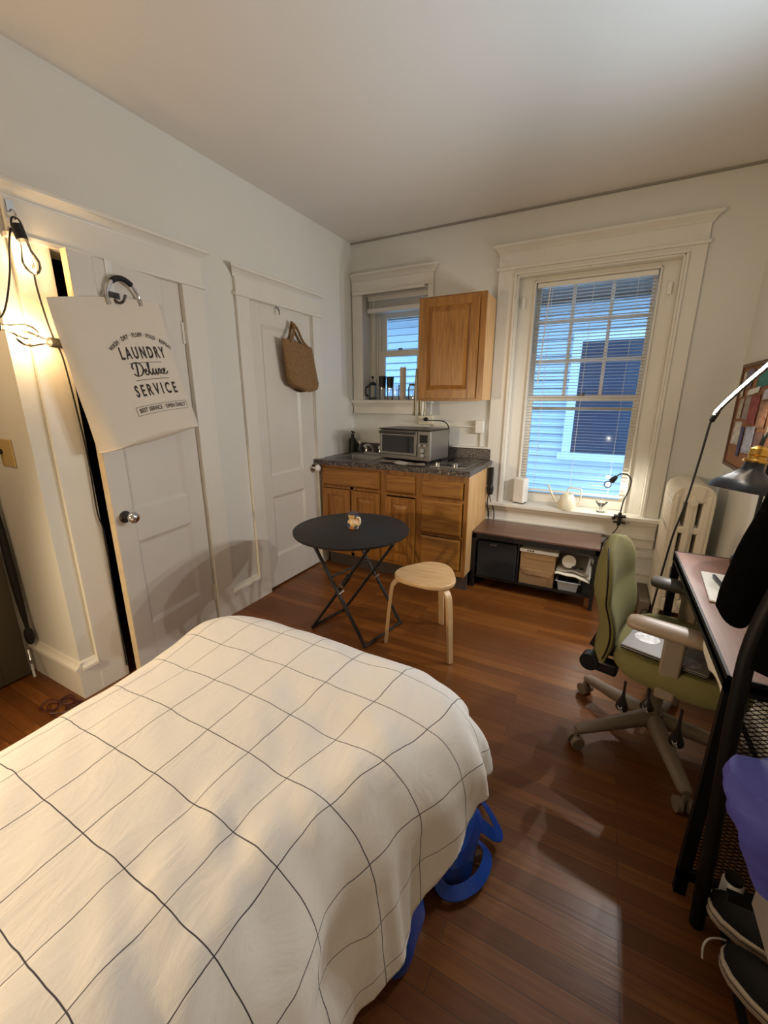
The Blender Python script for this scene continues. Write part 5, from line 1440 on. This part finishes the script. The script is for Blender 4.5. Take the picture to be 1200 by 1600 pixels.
# shoes
def shoe(toe,heel,z,label,lace=False):
    toe=Vector(toe); heel=Vector(heel); d=(toe-heel); L_=d.length; u=d/L_; w=Vector((-u.y,u.x,0))
    t=thing('shoe',label,'shoe',((toe.x+heel.x)/2,(toe.y+heel.y)/2,z),'dark shoes on the low rack shelf')
    prof=[(0,.022),(.02,.034),(.12,.038),(.30,.036),(.5,.042),(.7,.051),(.85,.048),(.95,.034),(1,.012)]
    def hw(s_):
        for (a,b),(c,e) in zip(prof,prof[1:]):
            if a<=s_<=c: return b+(e-b)*(s_-a)/(c-a)
        return .01
    N_=26
    def pt(s_,y,zz): v=heel+u*(s_*L_)+w*y; return (v.x,v.y,z+zz)
    outl=[(k/N_,hw(k/N_)) for k in range(N_+1)]
    ring=lambda zz,g:[pt(s_,y*g,zz) for s_,y in outl]+[pt(s_,-y*g,zz) for s_,y in outl[::-1]]
    so_=MB().loft([ring(.0,.94),ring(.004,1.0),ring(.033,1.06),ring(.036,1.0)]).build('sole',mat('shoe_sole',srgb(226,212,190),.6),t)
    MB().tube([Vector(p)+Vector((0,0,0)) for p in ring(.024,1.05)],.0013,5,closed=True).build('sole_stripe',M['print'],so_)
    rings=[]
    for s_ in [k/20 for k in range(21)]:
        h=.085 if s_<.12 else (.062-.02*math.sin((s_-.12)/.3*PI) if s_<.42 else .075*(1-((s_-.42)/.62))**.8+.014)
        hh=hw(min(.995,max(.005,s_)))*.96; r_=[]
        for j in range(16):
            a=2*PI*j/16; r_.append(pt(.01+.975*s_, hh*math.cos(a)*(1-.25*max(0,math.sin(a))), .030+max(0,math.sin(a))*h-(.004 if math.sin(a)<0 else 0)))
        rings.append(r_)
    MB().loft(rings).build('upper',mat('shoe_suede',srgb(16,15,18),.9,bump=.2,bscale=300),t)
    if lace:
        b=MB(); 
        pts=catmull([(2.465,-2.405,.10),(2.465,-2.394,.125),(2.477,-2.379,.135),(2.499,-2.363,.13),(2.517,-2.352,.12)],6)
        b.tube(pts,.0042,6,flat=.5); b.build('lace',M['paper'],t)
shoe((2.502,-2.246,0),(2.735,-2.360,0),.0875,'dark slip-on shoe with pale sole, the farther one on the low rack shelf')
shoe((2.512,-2.366,0),(2.715,-2.545,0),.0875,'dark slip-on shoe with white loop, the nearer one on the low rack shelf',True)
jt=thing('plastic_jar','small pale plastic jar on the low rack shelf beyond the far shoe','jar',(2.555,-2.21,.0875))
MB().lathe([(0,0),(.022,0),(.024,.01),(.024,.06),(.018,.068),(0,.068)],(2.556,-2.208,.0876),n=24).build('jar_body',M['whitep'],jt)
MB().lathe([(0,.068),(.02,.068),(.02,.08),(0,.081)],(2.556,-2.208,.0876),n=24).build('jar_lid',M['steeld'],jt)

# ================================================================ LIGHT
def point(name,loc,watt,col,r):
    l=bpy.data.lights.new(name,'POINT'); l.energy=watt; l.color=col; l.shadow_soft_size=r
    o=bpy.data.objects.new(name,l); o.location=loc; COL.objects.link(o); return o
WARM=(1,.66,.33)
for k,p in enumerate(BULBS):
    point('warm_glow',p,(1.2,2.2,2.2)[k],WARM,.012)
# added warm glows left of the frame, as if the string ran on
for p in ((-.05,-2.98,1.72),(-.05,-3.45,1.80)): point('warm_glow',p,4.0,WARM,.03)
point('clip_lamp_glow',tuple(bc),7,(1,.92,.78),.012)
# led strip: a one-sided strip that shines into the room and down on the desk
def spot(name,loc,aim,watt,col,size,blend,r):
    l=bpy.data.lights.new(name,'SPOT'); l.energy=watt; l.color=col; l.shadow_soft_size=r; l.spot_size=R(size); l.spot_blend=blend
    o=bpy.data.objects.new(name,l); o.location=loc; COL.objects.link(o)
    o.rotation_euler=Vector(aim).to_track_quat('-Z','Y').to_euler(); return o
for f_ in (.15,.5,.85):
    i=int(f_*(len(stp)-1)); spot('led_glow',tuple(stp[i]+Vector((-.022,-.004,-.006))),(-1,-.30,-.35),20,(.985,.975,.955),150,.6,.012)
# cool spot added out of frame to brighten the ceiling
spot('added_uplight',(2.58,-1.80,1.672),(-.42,0,1),44,(.62,.82,1),120,.85,.03)
# added warm spot out of the frame, lights the bed from its left
l=bpy.data.lights.new('added_bed_spot','SPOT'); l.energy=95; l.color=(1,.76,.47); l.shadow_soft_size=.06; l.spot_size=R(120); l.spot_blend=.6
o=bpy.data.objects.new('added_bed_spot',l); o.location=(.30,-4.0,1.30); COL.objects.link(o)
o.rotation_euler=(Vector((1.25,-2.95,.5))-o.location).to_track_quat('-Z','Y').to_euler()

wd=bpy.data.worlds.new('dusk'); S.world=wd; wd.use_nodes=True
nt=wd.node_tree; bg=nt.nodes['Background']
bg.inputs[0].default_value=(.30,.61,1,1); bg.inputs[1].default_value=4.2

# ================================================================ CAMERA
cd=bpy.data.cameras.new('camera'); cam=bpy.data.objects.new('camera',cd); COL.objects.link(cam)
cam.location=(2.10,-3.367,1.41)
cam.rotation_euler=(R(74.665),0,R(27.90))
cd.sensor_fit='HORIZONTAL'; cd.sensor_width=36; cd.lens=644.07/1200*36
cd.clip_start=.02; cd.clip_end=100
S.camera=cam
S.view_settings.view_transform='Standard'; S.view_settings.look='None'
S.view_settings.exposure=.08; S.view_settings.gamma=1; S.view_settings.use_curve_mapping=False
S.cycles.max_bounces=8; S.cycles.diffuse_bounces=5; S.cycles.transparent_max_bounces=24
S.cycles.sample_clamp_indirect=4; S.cycles.use_denoising=True
